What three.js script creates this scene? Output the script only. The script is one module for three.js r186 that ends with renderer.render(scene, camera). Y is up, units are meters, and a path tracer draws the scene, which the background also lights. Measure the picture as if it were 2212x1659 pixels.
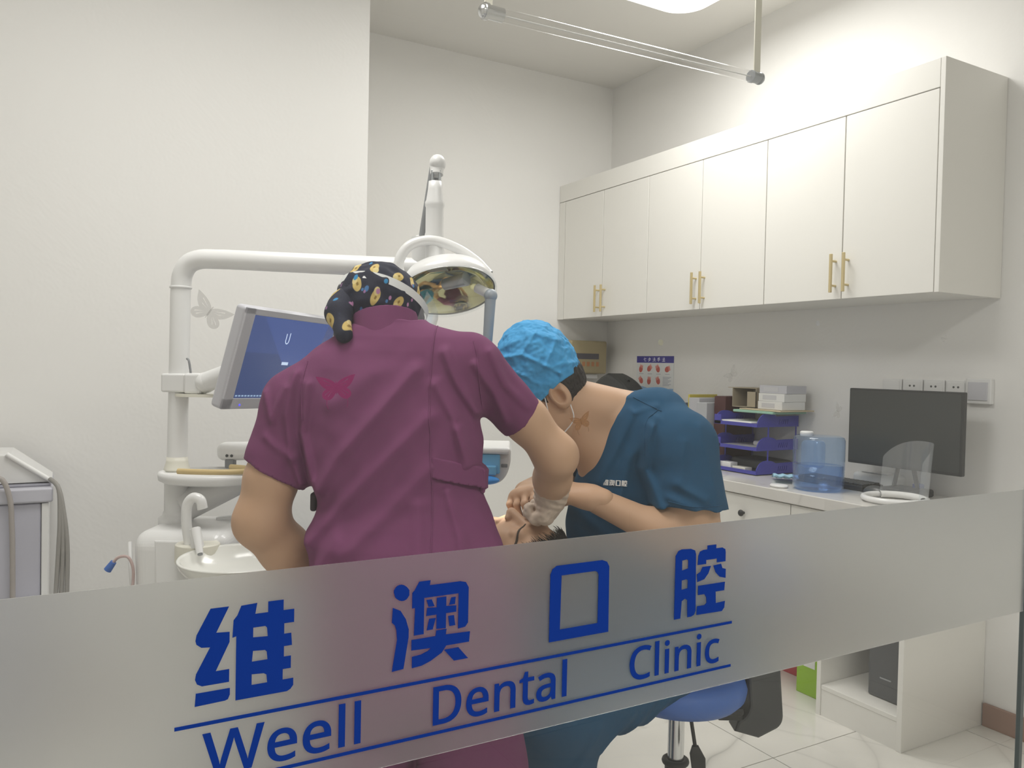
import * as THREE from 'three';
import { RoundedBoxGeometry } from 'three/addons/geometries/RoundedBoxGeometry.js';
import { mergeGeometries } from 'three/addons/utils/BufferGeometryUtils.js';
import { RectAreaLightUniformsLib } from 'three/addons/lights/RectAreaLightUniformsLib.js';
import { FontLoader } from 'three/addons/loaders/FontLoader.js';
import { createNoise3D } from 'simplex-noise';

// ---------------------------------------------------------------- camera, lights, exposure
const scene = new THREE.Scene();
scene.background = new THREE.Color(0x000000);
const YAW = 0.51768;                                  // the photographer looks 29.7 degrees to the right of the glass normal
const camera = new THREE.PerspectiveCamera(51.49, 4 / 3, 0.05, 40);
camera.position.set(0, 1.3, 0);
camera.rotation.order = 'YXZ';
camera.rotation.set(-0.0232, -YAW, 0.02073);
const renderer = new THREE.WebGLRenderer({ antialias: true });
renderer.toneMapping = THREE.LinearToneMapping;
renderer.toneMappingExposure = 1.58;
renderer.shadowMap.enabled = true;
RectAreaLightUniformsLib.init();
const LAMP = { clinic: 8.0, clinicFill: 7.4, corridor: 5.6 };   // radiance of the ceiling panels
const LAMP_COLOR = new THREE.Color().setRGB(1.0, 0.982, 0.95);

// ---------------------------------------------------------------- helpers
let seed = 7;
const rnd = () => { seed = (seed * 1664525 + 1013904223) >>> 0; return seed / 4294967296; };
const noise3 = createNoise3D(rnd);
const V = (x, y, z) => new THREE.Vector3(x, y, z);
const lin = (r, g, b) => new THREE.Color().setRGB(r, g, b);
const std = (color, roughness = 0.6, extra = {}) => new THREE.MeshPhysicalMaterial({ color, roughness, ...extra });
const used = {};
const numbered = (n) => { used[n] = (used[n] ?? -1) + 1; return used[n] ? `${n}_${String(used[n]).padStart(3, '0')}` : n; };
const tag = (o, label, category, group) => { o.userData = { label, category }; if (group) o.userData.group = group; return o; };
function place(m) { m.castShadow = m.receiveShadow = true; return m; }
function part(name, geo, mat, parent, label) {
  const m = place(new THREE.Mesh(Array.isArray(geo) ? merge(geo) : geo, mat)); m.name = name; parent.add(m);
  if (label) m.userData.label = label;
  return m;
}
function thing(name, label, category, pos = [0, 0, 0], turn = 0, group) {
  const g = new THREE.Group(); g.name = numbered(name); g.position.set(...pos); g.rotation.y = turn; scene.add(g);
  return tag(g, label, category, group);
}
function single(name, geo, mat, label, category, group) { const m = part(numbered(name), geo, mat, scene); return tag(m, label, category, group); }
function structure(name, geo, mat, parent = scene) {
  const m = part(name, geo, mat, parent); if (parent === scene) m.userData.kind = 'structure'; return m;
}
function merge(list) {
  return mergeGeometries(list.map((g) => { const q = g.index ? g.toNonIndexed() : g.clone(); for (const k of Object.keys(q.attributes)) if (!['position', 'normal', 'uv'].includes(k)) q.deleteAttribute(k); if (!q.attributes.uv) q.setAttribute('uv', new THREE.BufferAttribute(new Float32Array(q.attributes.position.count * 2), 2)); q.morphAttributes = {}; return q; }));
}
const at = (g, x, y, z) => g.translate(x, y, z);
// box given by its extents; r > 0 rounds the edges
function bx(x0, x1, y0, y1, z0, z1, r = 0) {
  const g = r ? new RoundedBoxGeometry(x1 - x0, y1 - y0, z1 - z0, 2, r) : new THREE.BoxGeometry(x1 - x0, y1 - y0, z1 - z0);
  return g.translate((x0 + x1) / 2, (y0 + y1) / 2, (z0 + z1) / 2);
}
function rod(a, b, ra, rb = ra, seg = 20) {           // cylinder between two points
  a = V(...a); b = V(...b); const d = b.clone().sub(a), L = d.length();
  const g = new THREE.CylinderGeometry(rb, ra, L, seg);
  g.applyQuaternion(new THREE.Quaternion().setFromUnitVectors(V(0, 1, 0), d.normalize()));
  return g.translate((a.x + b.x) / 2, (a.y + b.y) / 2, (a.z + b.z) / 2);
}
function tube(pts, r, seg = 48, rs = 10, closed = false) {
  return new THREE.TubeGeometry(new THREE.CatmullRomCurve3(pts.map((p) => V(...p)), closed, 'centripetal'), seg, r, rs, closed);
}
const lathe = (pts, seg = 40) => new THREE.LatheGeometry(pts.map(([x, y]) => new THREE.Vector2(x, y)), seg);
function polyShape(contours) {
  const s = contours.map((c) => { const v = []; for (let i = 0; i < c.length; i += 2) v.push(new THREE.Vector2(c[i], c[i + 1])); return v; });
  const sh = new THREE.Shape(s[0]); for (const h of s.slice(1)) sh.holes.push(new THREE.Path(h)); return sh;
}
function roundRect(w, h, r) {
  const s = new THREE.Shape(), x = -w / 2, y = -h / 2;
  s.moveTo(x + r, y); s.lineTo(x + w - r, y); s.absarc(x + w - r, y + r, r, -Math.PI / 2, 0); s.lineTo(x + w, y + h - r); s.absarc(x + w - r, y + h - r, r, 0, Math.PI / 2);
  s.lineTo(x + r, y + h); s.absarc(x + r, y + h - r, r, Math.PI / 2, Math.PI); s.lineTo(x, y + r); s.absarc(x + r, y + r, r, Math.PI, 1.5 * Math.PI); return s;
}
const ext = (shape, depth, bevel = 0, cs = 12) => new THREE.ExtrudeGeometry(shape, { depth, bevelEnabled: bevel > 0, bevelSize: bevel, bevelThickness: bevel, bevelSegments: 2, curveSegments: cs });
// the equipment and the people stand turned with the line of sight: F = a frame turned by YAW about the photographer's foot
const cosY = Math.cos(YAW), sinY = Math.sin(YAW);
const fToWorld = (x, y, z) => [x * cosY - z * sinY, y, x * sinY + z * cosY];
function fthing(name, label, category, [bx_, by_, bz_], group) { const t = thing(name, label, category, fToWorld(bx_, by_, bz_), -YAW, group); t.userData_base = [bx_, by_, bz_]; return t; }
function fpart(t, name, geo, mat, parent, label) {
  const b = t.userData_base, g = Array.isArray(geo) ? merge(geo) : geo; g.translate(-b[0], -b[1], -b[2]);
  return part(name, g, mat, parent ?? t, label);
}
// textures
function canvasTex(w, h, draw, srgb = true) {
  const c = document.createElement('canvas'); c.width = w; c.height = h; draw(c.getContext('2d'), w, h);
  const t = new THREE.CanvasTexture(c); if (srgb) t.colorSpace = THREE.SRGBColorSpace; t.wrapS = t.wrapT = THREE.RepeatWrapping; t.magFilter = THREE.LinearFilter; return t;
}
function dataTex(n, fn, srgb) {
  const d = new Uint8Array(n * n * 4);
  for (let j = 0; j < n; j++) for (let i = 0; i < n; i++) { const c = fn(i / n, j / n); for (let k = 0; k < 3; k++) d[(j * n + i) * 4 + k] = Math.max(0, Math.min(255, c[k] * 255)); d[(j * n + i) * 4 + 3] = 255; }
  const t = new THREE.DataTexture(d, n, n); t.magFilter = t.minFilter = THREE.LinearFilter; t.wrapS = t.wrapT = THREE.RepeatWrapping; if (srgb) t.colorSpace = THREE.SRGBColorSpace; t.needsUpdate = true; return t;
}
const T2 = Math.PI * 2;
const loop = (u, v, f, o = 0) => noise3(Math.cos(u * T2) * f + o, Math.sin(u * T2) * f + Math.cos(v * T2) * f, Math.sin(v * T2) * f - o);   // repeats in u and v
const plasterBump = dataTex(256, (u, v) => { const n = 0.5 + 0.25 * loop(u, v, 3) + 0.25 * loop(u, v, 9, 4); return [n, n, n]; });
const clamp01 = (v) => Math.max(0, Math.min(1, v));
const marbleTex = dataTex(512, (u, v) => {
  const w = noise3(u * 1.1, v * 1.1, 3) * 0.16 + noise3(u * 4, v * 4, 8) * 0.035, m = clamp01(0.5 + 0.7 * noise3(u * 1.6, v * 1.6, 21));
  const a = Math.abs(Math.sin((u * 0.9 + v * 1.5 + w) * 3.1)), b = Math.abs(Math.sin((u * 1.9 - v * 0.8 + w * 1.6) * 2.3));
  const vein = (Math.pow(1 - a, 7) * 0.12 + Math.pow(1 - a, 40) * 0.1) * m + Math.pow(1 - b, 30) * 0.06, cl = 0.02 * noise3(u * 3, v * 3, 1);
  const t = 0.93 - vein + cl; return [t, t * 0.992, t * 0.972];
}, true);

// ---------------------------------------------------------------- materials
const M = {
  wall: std(lin(0.84, 0.83, 0.805), 0.85, { bumpMap: plasterBump, bumpScale: 0.0006 }),
  ceiling: std(lin(0.78, 0.765, 0.73), 0.9),
  cabinet: std(lin(0.83, 0.815, 0.765), 0.42),
  white: std(lin(0.82, 0.82, 0.81), 0.3, { clearcoat: 0.3, clearcoatRoughness: 0.2 }),
  plastic: std(lin(0.78, 0.78, 0.77), 0.35),
  cream: std(lin(0.78, 0.76, 0.66), 0.4),
  bezel: std(lin(0.56, 0.56, 0.6), 0.4),
  lilac: std(lin(0.48, 0.48, 0.55), 0.45),
  lilacDark: std(lin(0.30, 0.30, 0.35), 0.5),
  black: std(lin(0.018, 0.02, 0.02), 0.45),
  darkGrey: std(lin(0.06, 0.065, 0.065), 0.5),
  grey: std(lin(0.25, 0.26, 0.27), 0.45),
  chrome: std(lin(0.72, 0.73, 0.74), 0.22, { metalness: 1 }),
  steel: std(lin(0.42, 0.44, 0.46), 0.4, { metalness: 0.8 }),
  gold: std(lin(0.64, 0.53, 0.29), 0.4, { metalness: 0.5 }),
  hose: std(lin(0.30, 0.29, 0.27), 0.5),
  wood: std(lin(0.29, 0.165, 0.115), 0.5),
  clear: std(lin(0.96, 0.97, 0.97), 0.04, { transmission: 1, thickness: 0, ior: 1.45 }),
  skin: std(lin(0.56, 0.35, 0.222), 0.55),
  skinPale: std(lin(0.55, 0.355, 0.242), 0.55),
  hair: std(lin(0.016, 0.012, 0.01), 0.6),
  purple: std(lin(0.178, 0.05, 0.128), 0.9, { specularIntensity: 0.5 }),
  darkClip: std(lin(0.03, 0.018, 0.026), 0.6),
  teal: std(lin(0.016, 0.078, 0.158), 0.9, { specularIntensity: 0.5 }),
  blue: std(lin(0.06, 0.16, 0.5), 0.5),
  trayBlue: std(lin(0.055, 0.055, 0.36), 0.4),
  paper: std(lin(0.78, 0.78, 0.76), 0.8),
  letter: std(lin(0.006, 0.042, 0.32), 0.8, { specularIntensity: 0.2 }),
};
// ---------------------------------------------------------------- room
const XR = 3.0, ZB = -4.07, ZL = -3.25, XL = 1.127, H = 3.04, ZG = -0.9, X0 = -1.9, XC = 3.7, ZC = 2.0;
const uvBox = (g, s = 1) => { const p = g.attributes.position, n = g.attributes.normal, uv = new Float32Array(p.count * 2); for (let i = 0; i < p.count; i++) { const ax = Math.abs(n.getX(i)), ay = Math.abs(n.getY(i)); uv[2 * i] = (ax > 0.5 ? p.getZ(i) : p.getX(i)) * s; uv[2 * i + 1] = (ay > 0.5 ? p.getZ(i) : p.getY(i)) * s; } g.setAttribute('uv', new THREE.BufferAttribute(uv, 2)); return g; };
structure('wall_back', uvBox(bx(XL, XR + 0.15, 0, H, ZB - 0.15, ZB)), M.wall);
structure('wall_left', uvBox(bx(X0, XL, 0, H, ZB - 0.15, ZL)), M.wall);
structure('wall_right', uvBox(bx(XR, XR + 0.15, 0, H, ZB - 0.15, ZC)), M.wall);
structure('wall_side', uvBox(bx(X0 - 0.15, X0, 0, H, ZB - 0.15, ZC)), M.wall);
structure('wall_corridor', uvBox(bx(X0 - 0.15, XR + 0.15, 0, H, ZC, ZC + 0.15)), M.wall);
structure('ceiling', bx(X0 - 0.15, XR + 0.15, H, H + 0.12, ZB - 0.15, ZC + 0.15), M.ceiling);
// floor: a dark bed with one polished tile after another laid on it
const floor = structure('floor', bx(X0 - 0.15, XR + 0.15, -0.12, -0.006, ZB - 0.15, ZC + 0.15), std(lin(0.42, 0.41, 0.39), 0.8));
{
  const S = 0.8, gap = 0.0035, x1 = 2.095, z1 = -1.853;
  const mats = [0, 1, 2].map((k) => { const t = marbleTex.clone(); t.needsUpdate = true; t.repeat.set(1, 1); t.offset.set(k * 0.37, k * 0.23); return std(lin(0.86, 0.855, 0.83), 0.12, { map: t }); });
  const cuts = (a, b, o) => { const c = [a]; for (let v = o - Math.ceil((o - a) / S) * S; v < b; v += S) if (v > a + 0.02) c.push(v); c.push(b); return c; };
  const xs = cuts(X0, XR, x1), zs = cuts(ZB, ZC, z1); let k = 0;
  for (let i = 0; i + 1 < xs.length; i++) for (let j = 0; j + 1 < zs.length; j++) {
    const w = xs[i + 1] - xs[i] - gap, d = zs[j + 1] - zs[j] - gap; if (w < 0.02 || d < 0.02) continue;
    const g = new THREE.BoxGeometry(w, 0.01, d);
    const p = g.attributes.position, uv = g.attributes.uv; for (let q = 0; q < p.count; q++) uv.setXY(q, p.getX(q) / S + 0.5, p.getZ(q) / S + 0.5);
    const t = structure('tile', g, mats[(i * 2 + j * 3 + (k++ % 2)) % 3], floor); t.position.set((xs[i] + xs[i + 1]) / 2, -0.005, (zs[j] + zs[j + 1]) / 2);
    if ((i + j) % 2) t.rotation.y = Math.PI;
  }
}
structure('baseboard_right', bx(XR - 0.014, XR, 0, 0.085, -1.668, ZG - 0.01, 0.003), M.wood);
structure('baseboard_left', bx(X0, XL, 0, 0.085, ZL, ZL + 0.014, 0.003), M.wood);
// glass front between the corridor and the treatment room: a wide fixed pane and a second one beyond the joint
{
  const g = new THREE.Group(); g.name = 'window_1'; g.userData.kind = 'structure'; scene.add(g);
  const glass = std(lin(0.985, 0.99, 0.985), 0.0, { transmission: 1, thickness: 0, ior: 1.5 });
  const pane = (x0, x1) => part('glass_pane', new THREE.PlaneGeometry(x1 - x0, H - 0.04).translate((x0 + x1) / 2, H / 2, ZG - 0.004), glass, g);
  pane(X0, 1.752); pane(1.764, XR);
  part('glass_edge', bx(1.7525, 1.7635, 0.0, H - 0.03, ZG - 0.009, ZG), std(lin(0.10, 0.12, 0.12), 0.25), g, 'dark grey polished glass edge strip');
  part('floor_channel', bx(X0, XR, 0, 0.02, ZG - 0.012, ZG + 0.008), M.steel, g); part('head_channel', bx(X0, XR, H - 0.03, H, ZG - 0.012, ZG + 0.008), M.steel, g);
}
// ---------------------------------------------------------------- ceiling panels
function ceilingLamp(name, label, x, z, w, d, L, y = H) {
  const t = thing(name, label, 'ceiling lamp', [x, y, z]);
  part('housing', ext(roundRect(w, d, 0.13), 0.035, 0.006).rotateX(Math.PI / 2).translate(0, -0.004, 0), M.white, t);
  part('diffuser', ext(roundRect(w - 0.02, d - 0.02, 0.125), 0.032, 0.012).rotateX(Math.PI / 2).translate(0, -0.046, 0), std(lin(0.8, 0.8, 0.8), 0.5, { emissive: LAMP_COLOR, emissiveIntensity: 0.72 }), t);
  const l = new THREE.RectAreaLight(LAMP_COLOR, L, w - 0.16, d - 0.16); l.name = name; l.position.set(0, -0.096, 0); l.rotation.x = -Math.PI / 2; t.add(l);
}
ceilingLamp('ceiling_lamp', 'white rounded square ceiling lamp above the glass tube', 2.11, -2.46, 0.9, 0.9, LAMP.clinic);
ceilingLamp('ceiling_lamp', 'added unseen white ceiling lamp brightening the left wall', 0.25, -1.8, 0.9, 0.9, LAMP.clinicFill);  // second lamp added out of view to lighten the left wall
ceilingLamp('ceiling_lamp', 'white rounded ceiling lamp outside in the corridor', 0.6, 0.75, 2.4, 0.6, LAMP.corridor);
// hanging germicidal tube
{
  const y = 2.298, z = -2.0, a = 1.038, b = 2.085;
  const t = thing('tube_lamp', 'clear glass tube lamp with metal end caps hung below the ceiling', 'lamp', [(a + b) / 2, y, z]); const c = (a + b) / 2;
  const ca = a - c, cb = b - c;
  const sl = 0.0105;                                   // the tube hangs a little lower on the left
  part('glass_tube', rod([ca + 0.03, -sl + 0.001, 0], [cb - 0.01, sl, 0], 0.0185, 0.0185, 24), std(lin(0.97, 0.97, 0.97), 0.02, { transmission: 1, thickness: 0, ior: 1.5 }), t);
  part('filament_stem', rod([ca + 0.03, -sl, 0], [cb - 0.02, sl, 0], 0.002), std(lin(0.8, 0.8, 0.78), 0.3), t);
  part('end_cap', [rod([ca - 0.005, -sl, 0], [ca + 0.045, -sl, 0], 0.02), rod([ca - 0.014, -sl, 0], [ca - 0.004, -sl, 0], 0.024), at(new THREE.SphereGeometry(0.02, 16, 12).scale(0.7, 1, 1), ca - 0.016, -sl, 0)], M.chrome, t);
  part('end_cap', [rod([cb - 0.028, sl, 0], [cb + 0.01, sl, 0], 0.019), rod([cb - 0.03, sl, 0], [cb - 0.02, sl, 0], 0.021), at(new THREE.SphereGeometry(0.021, 16, 12).scale(0.8, 1, 1), cb + 0.012, sl, 0)], M.steel, t);
  part('hanger', bx(ca - 0.012, ca + 0.012, 0.0, H - y, -0.002, 0.002), M.cream, t); part('hanger', bx(cb - 0.016, cb + 0.013, 0.018, H - y, -0.002, 0.002), M.cream, t);
}
// ---------------------------------------------------------------- wall cabinet
{
  const zc = [-4.004, -3.618, -3.228, -2.836, -2.443, -2.054, -1.6785], y0 = 1.583, y1 = 2.387, xf = 2.623;
  const t = thing('wall_cabinet', 'long white wall cabinet with six doors and brass bar handles', 'cabinet', [XR, y0, -2.86]);
  const o = (g) => g.translate(-XR, -y0, 2.86);
  part('body', o(merge([bx(xf + 0.022, XR - 0.001, y0 + 0.004, y1, ZB + 0.002, -1.679)])), M.cabinet, t);
  part('end_panel', o(bx(xf, XR - 0.001, y0, y1, -1.678, -1.66, 0.0015)), M.cabinet, t);
  part('top_fascia', o(bx(xf, xf + 0.021, 2.287, y1, ZB + 0.002, -1.679, 0.0015)), M.cabinet, t);
  part('filler_strip', o(bx(xf, xf + 0.021, y0, 2.284, ZB + 0.002, zc[0] - 0.002, 0.001)), M.cabinet, t);
  for (let k = 0; k < 6; k++) {
    const d = part('door', o(bx(xf, xf + 0.02, y0 + 0.001, 2.2835, zc[k] + 0.0022, zc[k + 1] - 0.0022, 0.0015)), M.cabinet, t);
    const z = k % 2 ? zc[k] + 0.03 : zc[k + 1] - 0.027, x = xf - 0.03;
    part('handle', o(merge([bx(x - 0.005, x + 0.005, 1.608, 1.757, z - 0.005, z + 0.005, 0.0015), rod([x, 1.635, z], [xf, 1.635, z], 0.0045), rod([x, 1.73, z], [xf, 1.73, z], 0.0045)])), M.gold, d, 'brass bar handle');
  }
}
// ---------------------------------------------------------------- worktop, drawers, desk side with computer stand
const TOP = 0.827;
{
  const t = marbleTex.clone(); t.needsUpdate = true; t.offset.set(0.2, 0.6);
  single('worktop', uvBox(bx(2.497, XR - 0.001, TOP - 0.047, TOP, ZB + 0.002, -1.668, 0.004), 1.1), std(lin(0.82, 0.81, 0.8), 0.16, { map: t }), 'long white marble worktop along the right wall', 'worktop');
  const b = thing('base_cabinet', 'white base cabinet with doors hidden behind the seated dentist', 'cabinet', [2.75, 0, -3.36]); const o = (g) => g.translate(-2.75, 0, 3.36);
  part('body', o(bx(2.535, XR - 0.001, 0, TOP - 0.048, ZB + 0.003, -2.665)), M.cabinet, b);
  for (let k = 0; k < 3; k++) { const z0 = -4.06 + k * 0.465; const d = part('door', o(bx(2.515, 2.534, 0.08, 0.772, z0 + 0.002, z0 + 0.461, 0.0015)), M.cabinet, b); part('knob', o(at(new THREE.SphereGeometry(0.013, 14, 10), 2.503, 0.7, z0 + 0.42)), M.black, d, 'black knob'); }
  const d = thing('desk_unit', 'white desk with two drawers, end panel and raised computer stand', 'desk', [2.75, 0, -2.17]); const q = (g) => g.translate(-2.75, 0, 2.17);
  part('drawer_box', q(bx(2.535, XR - 0.001, 0.6, TOP - 0.048, -2.663, -1.694)), M.cabinet, d);
  for (const [z0, z1] of [[-2.661, -2.175], [-2.171, -1.696]]) { const dr = part('drawer', q(bx(2.515, 2.534, 0.6, 0.774, z0, z1, 0.0015)), M.cabinet, d); part('knob', q(merge([at(new THREE.SphereGeometry(0.014, 16, 12).scale(0.7, 1, 1), 2.497, 0.7, (z0 + z1) / 2), rod([2.497, 0.7, (z0 + z1) / 2], [2.516, 0.7, (z0 + z1) / 2], 0.006)])), M.black, dr, 'black knob'); }
  part('end_panel', q(bx(2.513, XR - 0.001, 0, TOP - 0.048, -1.692, -1.672, 0.0015)), M.cabinet, d);
  const s = new THREE.Shape(); s.moveTo(0, 0); s.lineTo(0.485, 0); s.lineTo(0.485, 0.3); s.lineTo(0.09, 0.3); s.absarc(0.09, 0.21, 0.09, Math.PI / 2, Math.PI); s.lineTo(0, 0);
  part('stand_side', q(ext(s, 0.016, 0.001, 16).translate(2.514, 0, -2.024)), M.cabinet, d, 'low side panel with a rounded front corner');
  part('stand_shelf', q(bx(2.516, XR - 0.001, 0.1, 0.117, -2.006, -1.693, 0.001)), M.cabinet, d); part('stand_plinth', q(bx(2.518, 2.533, 0, 0.099, -2.006, -1.693)), M.cabinet, d);
}
{
  const t = thing('computer_tower', 'dark grey computer tower standing under the desk', 'computer', [2.79, 0.118, -1.79]);
  part('case', bx(-0.17, 0.18, 0, 0.36, -0.08, 0.08, 0.006), M.darkGrey, t); part('front_panel', bx(-0.19, -0.171, 0.0, 0.36, -0.08, 0.08, 0.008), std(lin(0.1, 0.105, 0.11), 0.4), t);
  part('badge', bx(-0.1915, -0.1905, 0.075, 0.08, -0.03, 0.015), M.steel, t);
}
// things on the floor under the desk
{
  const t = thing('gift_box', 'bright green box on the floor under the desk', 'box', [2.72, 0, -2.155]);
  part('body', bx(-0.1, 0.1, 0, 0.2, -0.055, 0.055, 0.003), std(lin(0.3, 0.52, 0.03), 0.6), t); part('label', bx(-0.1012, -0.1004, 0.115, 0.19, -0.02, 0.035), M.paper, t, 'white printed label');
  single('carton', bx(2.74, 2.95, 0, 0.16, -2.47, -2.25, 0.003), std(lin(0.46, 0.05, 0.06), 0.6), 'red carton on the floor behind the green box', 'box');
}
// ---------------------------------------------------------------- wall fittings
for (let k = 0; k < 4; k++) {
  const z0 = -2.124 + k * 0.0905, t = thing('wall_socket', ['leftmost blank white wall plate above the black monitor', 'white wall socket next to the blank plate', 'third white wall plate, with two holes, above the monitor', 'white wall socket beside the light switch'][k], 'socket', [XR, 1.236, z0 + 0.043], 0, 'white wall plates above the monitor');
  part('plate', bx(-0.01, -0.0005, -0.043, 0.043, -0.0428, 0.0428, 0.004), M.plastic, t);
  part('insert', bx(-0.0125, -0.0095, -0.033, 0.033, -0.034, 0.034, 0.001), M.plastic, t);
  if (k) for (const s of [-1, 1]) part('hole', rod([-0.0132, 0.016, s * 0.009], [-0.0122, 0.016, s * 0.009], 0.0042, 0.0042, 12), M.darkGrey, t);
}
{
  const t = thing('light_switch', 'white raised light switch right of the sockets', 'switch', [XR, 1.24, -1.718]);
  part('back_box', bx(-0.024, -0.0005, -0.047, 0.047, -0.047, 0.047, 0.004), M.plastic, t); part('rocker', bx(-0.029, -0.0235, -0.034, 0.034, -0.036, 0.036, 0.002), M.bezel, t);
}
{
  const tex = canvasTex(512, 330, (c, w, h) => {
    c.fillStyle = '#e4e6e6'; c.fillRect(0, 0, w, h); c.fillStyle = '#2b2490'; c.fillRect(0, 0, w, 62);
    c.strokeStyle = '#f0f0fa'; c.lineWidth = 5;
    const st = (x, ls) => ls.forEach(([a, b, d, e]) => { c.beginPath(); c.moveTo(x + a, 12 + b); c.lineTo(x + d, 12 + e); c.stroke(); });
    st(96, [[0, 18, 40, 12], [16, 0, 16, 34], [16, 34, 40, 34]]); st(160, [[18, 0, 18, 16], [18, 8, 34, 8], [0, 16, 40, 16], [20, 18, 20, 30], [34, 22, 6, 38], [8, 22, 4, 28]]);
    st(224, [[4, 4, 8, 8], [2, 16, 7, 20], [10, 38, 2, 34], [16, 8, 38, 8], [26, 0, 26, 20], [12, 20, 42, 20], [20, 22, 14, 38], [30, 22, 32, 36], [32, 36, 42, 34]]); st(288, [[6, 6, 36, 2], [4, 14, 38, 12], [0, 24, 42, 22], [21, 4, 21, 36], [21, 36, 14, 34]]);
    st(352, [[4, 4, 8, 8], [2, 16, 7, 20], [10, 38, 2, 32], [16, 8, 40, 8], [28, 0, 28, 20], [12, 20, 42, 20], [26, 20, 14, 36], [14, 36, 40, 34], [34, 28, 42, 38]]);
    const hand = (x, y, a) => { c.save(); c.translate(x, y); c.rotate(a); c.fillStyle = '#c4574b'; c.beginPath(); c.ellipse(0, 0, 26, 34, 0, 0, 7); c.fill(); c.fillStyle = '#e0958a'; for (let k = 0; k < 4; k++) { c.beginPath(); c.ellipse(-18 + k * 12, -26, 4.5, 17, 0, 0, 7); c.fill(); } c.restore(); };
    [[62, 120, 0.3], [182, 115, 0.9], [300, 118, -0.5], [428, 120, 1.2], [66, 228, -0.7], [180, 232, 0.1], [306, 228, -0.45]].forEach((q) => hand(...q));
    c.fillStyle = '#9a9cae'; for (let k = 0; k < 8; k++) c.fillRect(370, 190 + k * 11, 110 - (k % 3) * 20, 4);
    for (let k = 0; k < 4; k++) c.fillRect(40 + k * 120, 164, 60, 4);
    c.fillStyle = '#8fb4dc'; c.beginPath(); c.moveTo(0, h); c.lineTo(0, h - 45); c.bezierCurveTo(130, h - 60, 200, h - 5, 300, h - 12); c.bezierCurveTo(400, h - 20, 460, h - 40, w, h - 34); c.lineTo(w, h); c.fill();
  });
  const g = new THREE.PlaneGeometry(0.329, 0.206).rotateY(-Math.PI / 2);
  const t = thing('hand_washing_poster', 'hand washing poster with navy title and red hand drawings', 'poster', [XR - 0.002, 1.2685, -3.5985]);
  part('backing', bx(-0.0005, 0.0015, -0.103, 0.103, -0.1645, 0.1645), M.paper, t); part('print', g.translate(-0.0009, 0, 0), std(0xffffff, 0.55, { map: tex }), t);
}
{
  const t = thing('paper_dispenser', 'beige paper dispenser on the back wall in the corner', 'dispenser', [2.8, 1.26, ZB + 0.002]);
  const tan = std(lin(0.42, 0.35, 0.2), 0.5);
  part('body', bx(-0.14, 0.128, 0, 0.2, 0, 0.1, 0.012), tan, t);
  part('label_strip', bx(-0.1, 0.066, 0.088, 0.122, 0.1, 0.1012), std(lin(0.09, 0.085, 0.1), 0.5), t, 'dark label strip');
  part('chute', bx(-0.09, 0.08, -0.03, 0.0, 0.01, 0.075, 0.006), M.plastic, t);
  for (let k = 0; k < 5; k++) part('printed_mark', bx(-0.09 + k * 0.034, -0.07 + k * 0.034, 0.045, 0.072, 0.1, 0.1012), std(lin(0.5, 0.22, 0.09), 0.6), t, 'small orange print');
}
// ---------------------------------------------------------------- things on the worktop
{ // desktop monitor
  const t = thing('computer_monitor', 'black desktop monitor switched off, in front of the sockets', 'monitor', [2.86, TOP, -1.918]);
  part('panel', bx(-0.035, -0.012, 0.105, 0.41, -0.238, 0.238, 0.004), M.black, t); part('screen', bx(-0.0362, -0.0352, 0.117, 0.402, -0.23, 0.23), std(lin(0.035, 0.04, 0.038), 0.3), t);
  part('stand_arm', [rod([0.0, 0.03, -0.05], [-0.005, 0.2, -0.012], 0.008), rod([0.0, 0.03, 0.05], [-0.005, 0.2, 0.012], 0.008)], M.black, t); part('stand_foot', [bx(-0.06, 0.07, 0, 0.03, -0.075, 0.075, 0.01)], M.black, t);
}
{ // keyboard with keys
  const t = thing('keyboard', 'black keyboard lying on the worktop behind the water jug', 'keyboard', [2.84, TOP, -2.21]);
  part('case', bx(-0.065, 0.065, 0, 0.022, -0.165, 0.165, 0.005), M.black, t);
  for (let r = 0; r < 5; r++) part('key_row', mergeGeometries(Array.from({ length: 14 }, (_, k) => bx(-0.055 + r * 0.0225, -0.037 + r * 0.0225, 0.022, 0.029, -0.158 + k * 0.0227, -0.139 + k * 0.0227, 0.002))), M.darkGrey, t);
}
single('computer_mouse', at(new THREE.SphereGeometry(1, 24, 14, 0, T2, 0, Math.PI / 2).scale(0.032, 0.034, 0.055), 2.775, TOP, -1.985), std(lin(0.07, 0.075, 0.075), 0.35), 'dark grey mouse beside the black keyboard', 'mouse');
{
  const t = thing('tissue_packet', 'white soft tissue packet under the black monitor', 'tissue packet', [2.95, TOP, -2.1]);
  part('packet', bx(-0.04, 0.045, 0, 0.06, -0.1, 0.1, 0.02), M.paper, t); part('flap', bx(-0.03, 0.03, 0.06, 0.063, -0.06, 0.06, 0.001), M.plastic, t);
  single('eraser_block', bx(2.895, 2.93, TOP, TOP + 0.045, -1.915, -1.885, 0.004), M.letter, 'small blue block behind the computer mouse', 'block');
}
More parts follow.
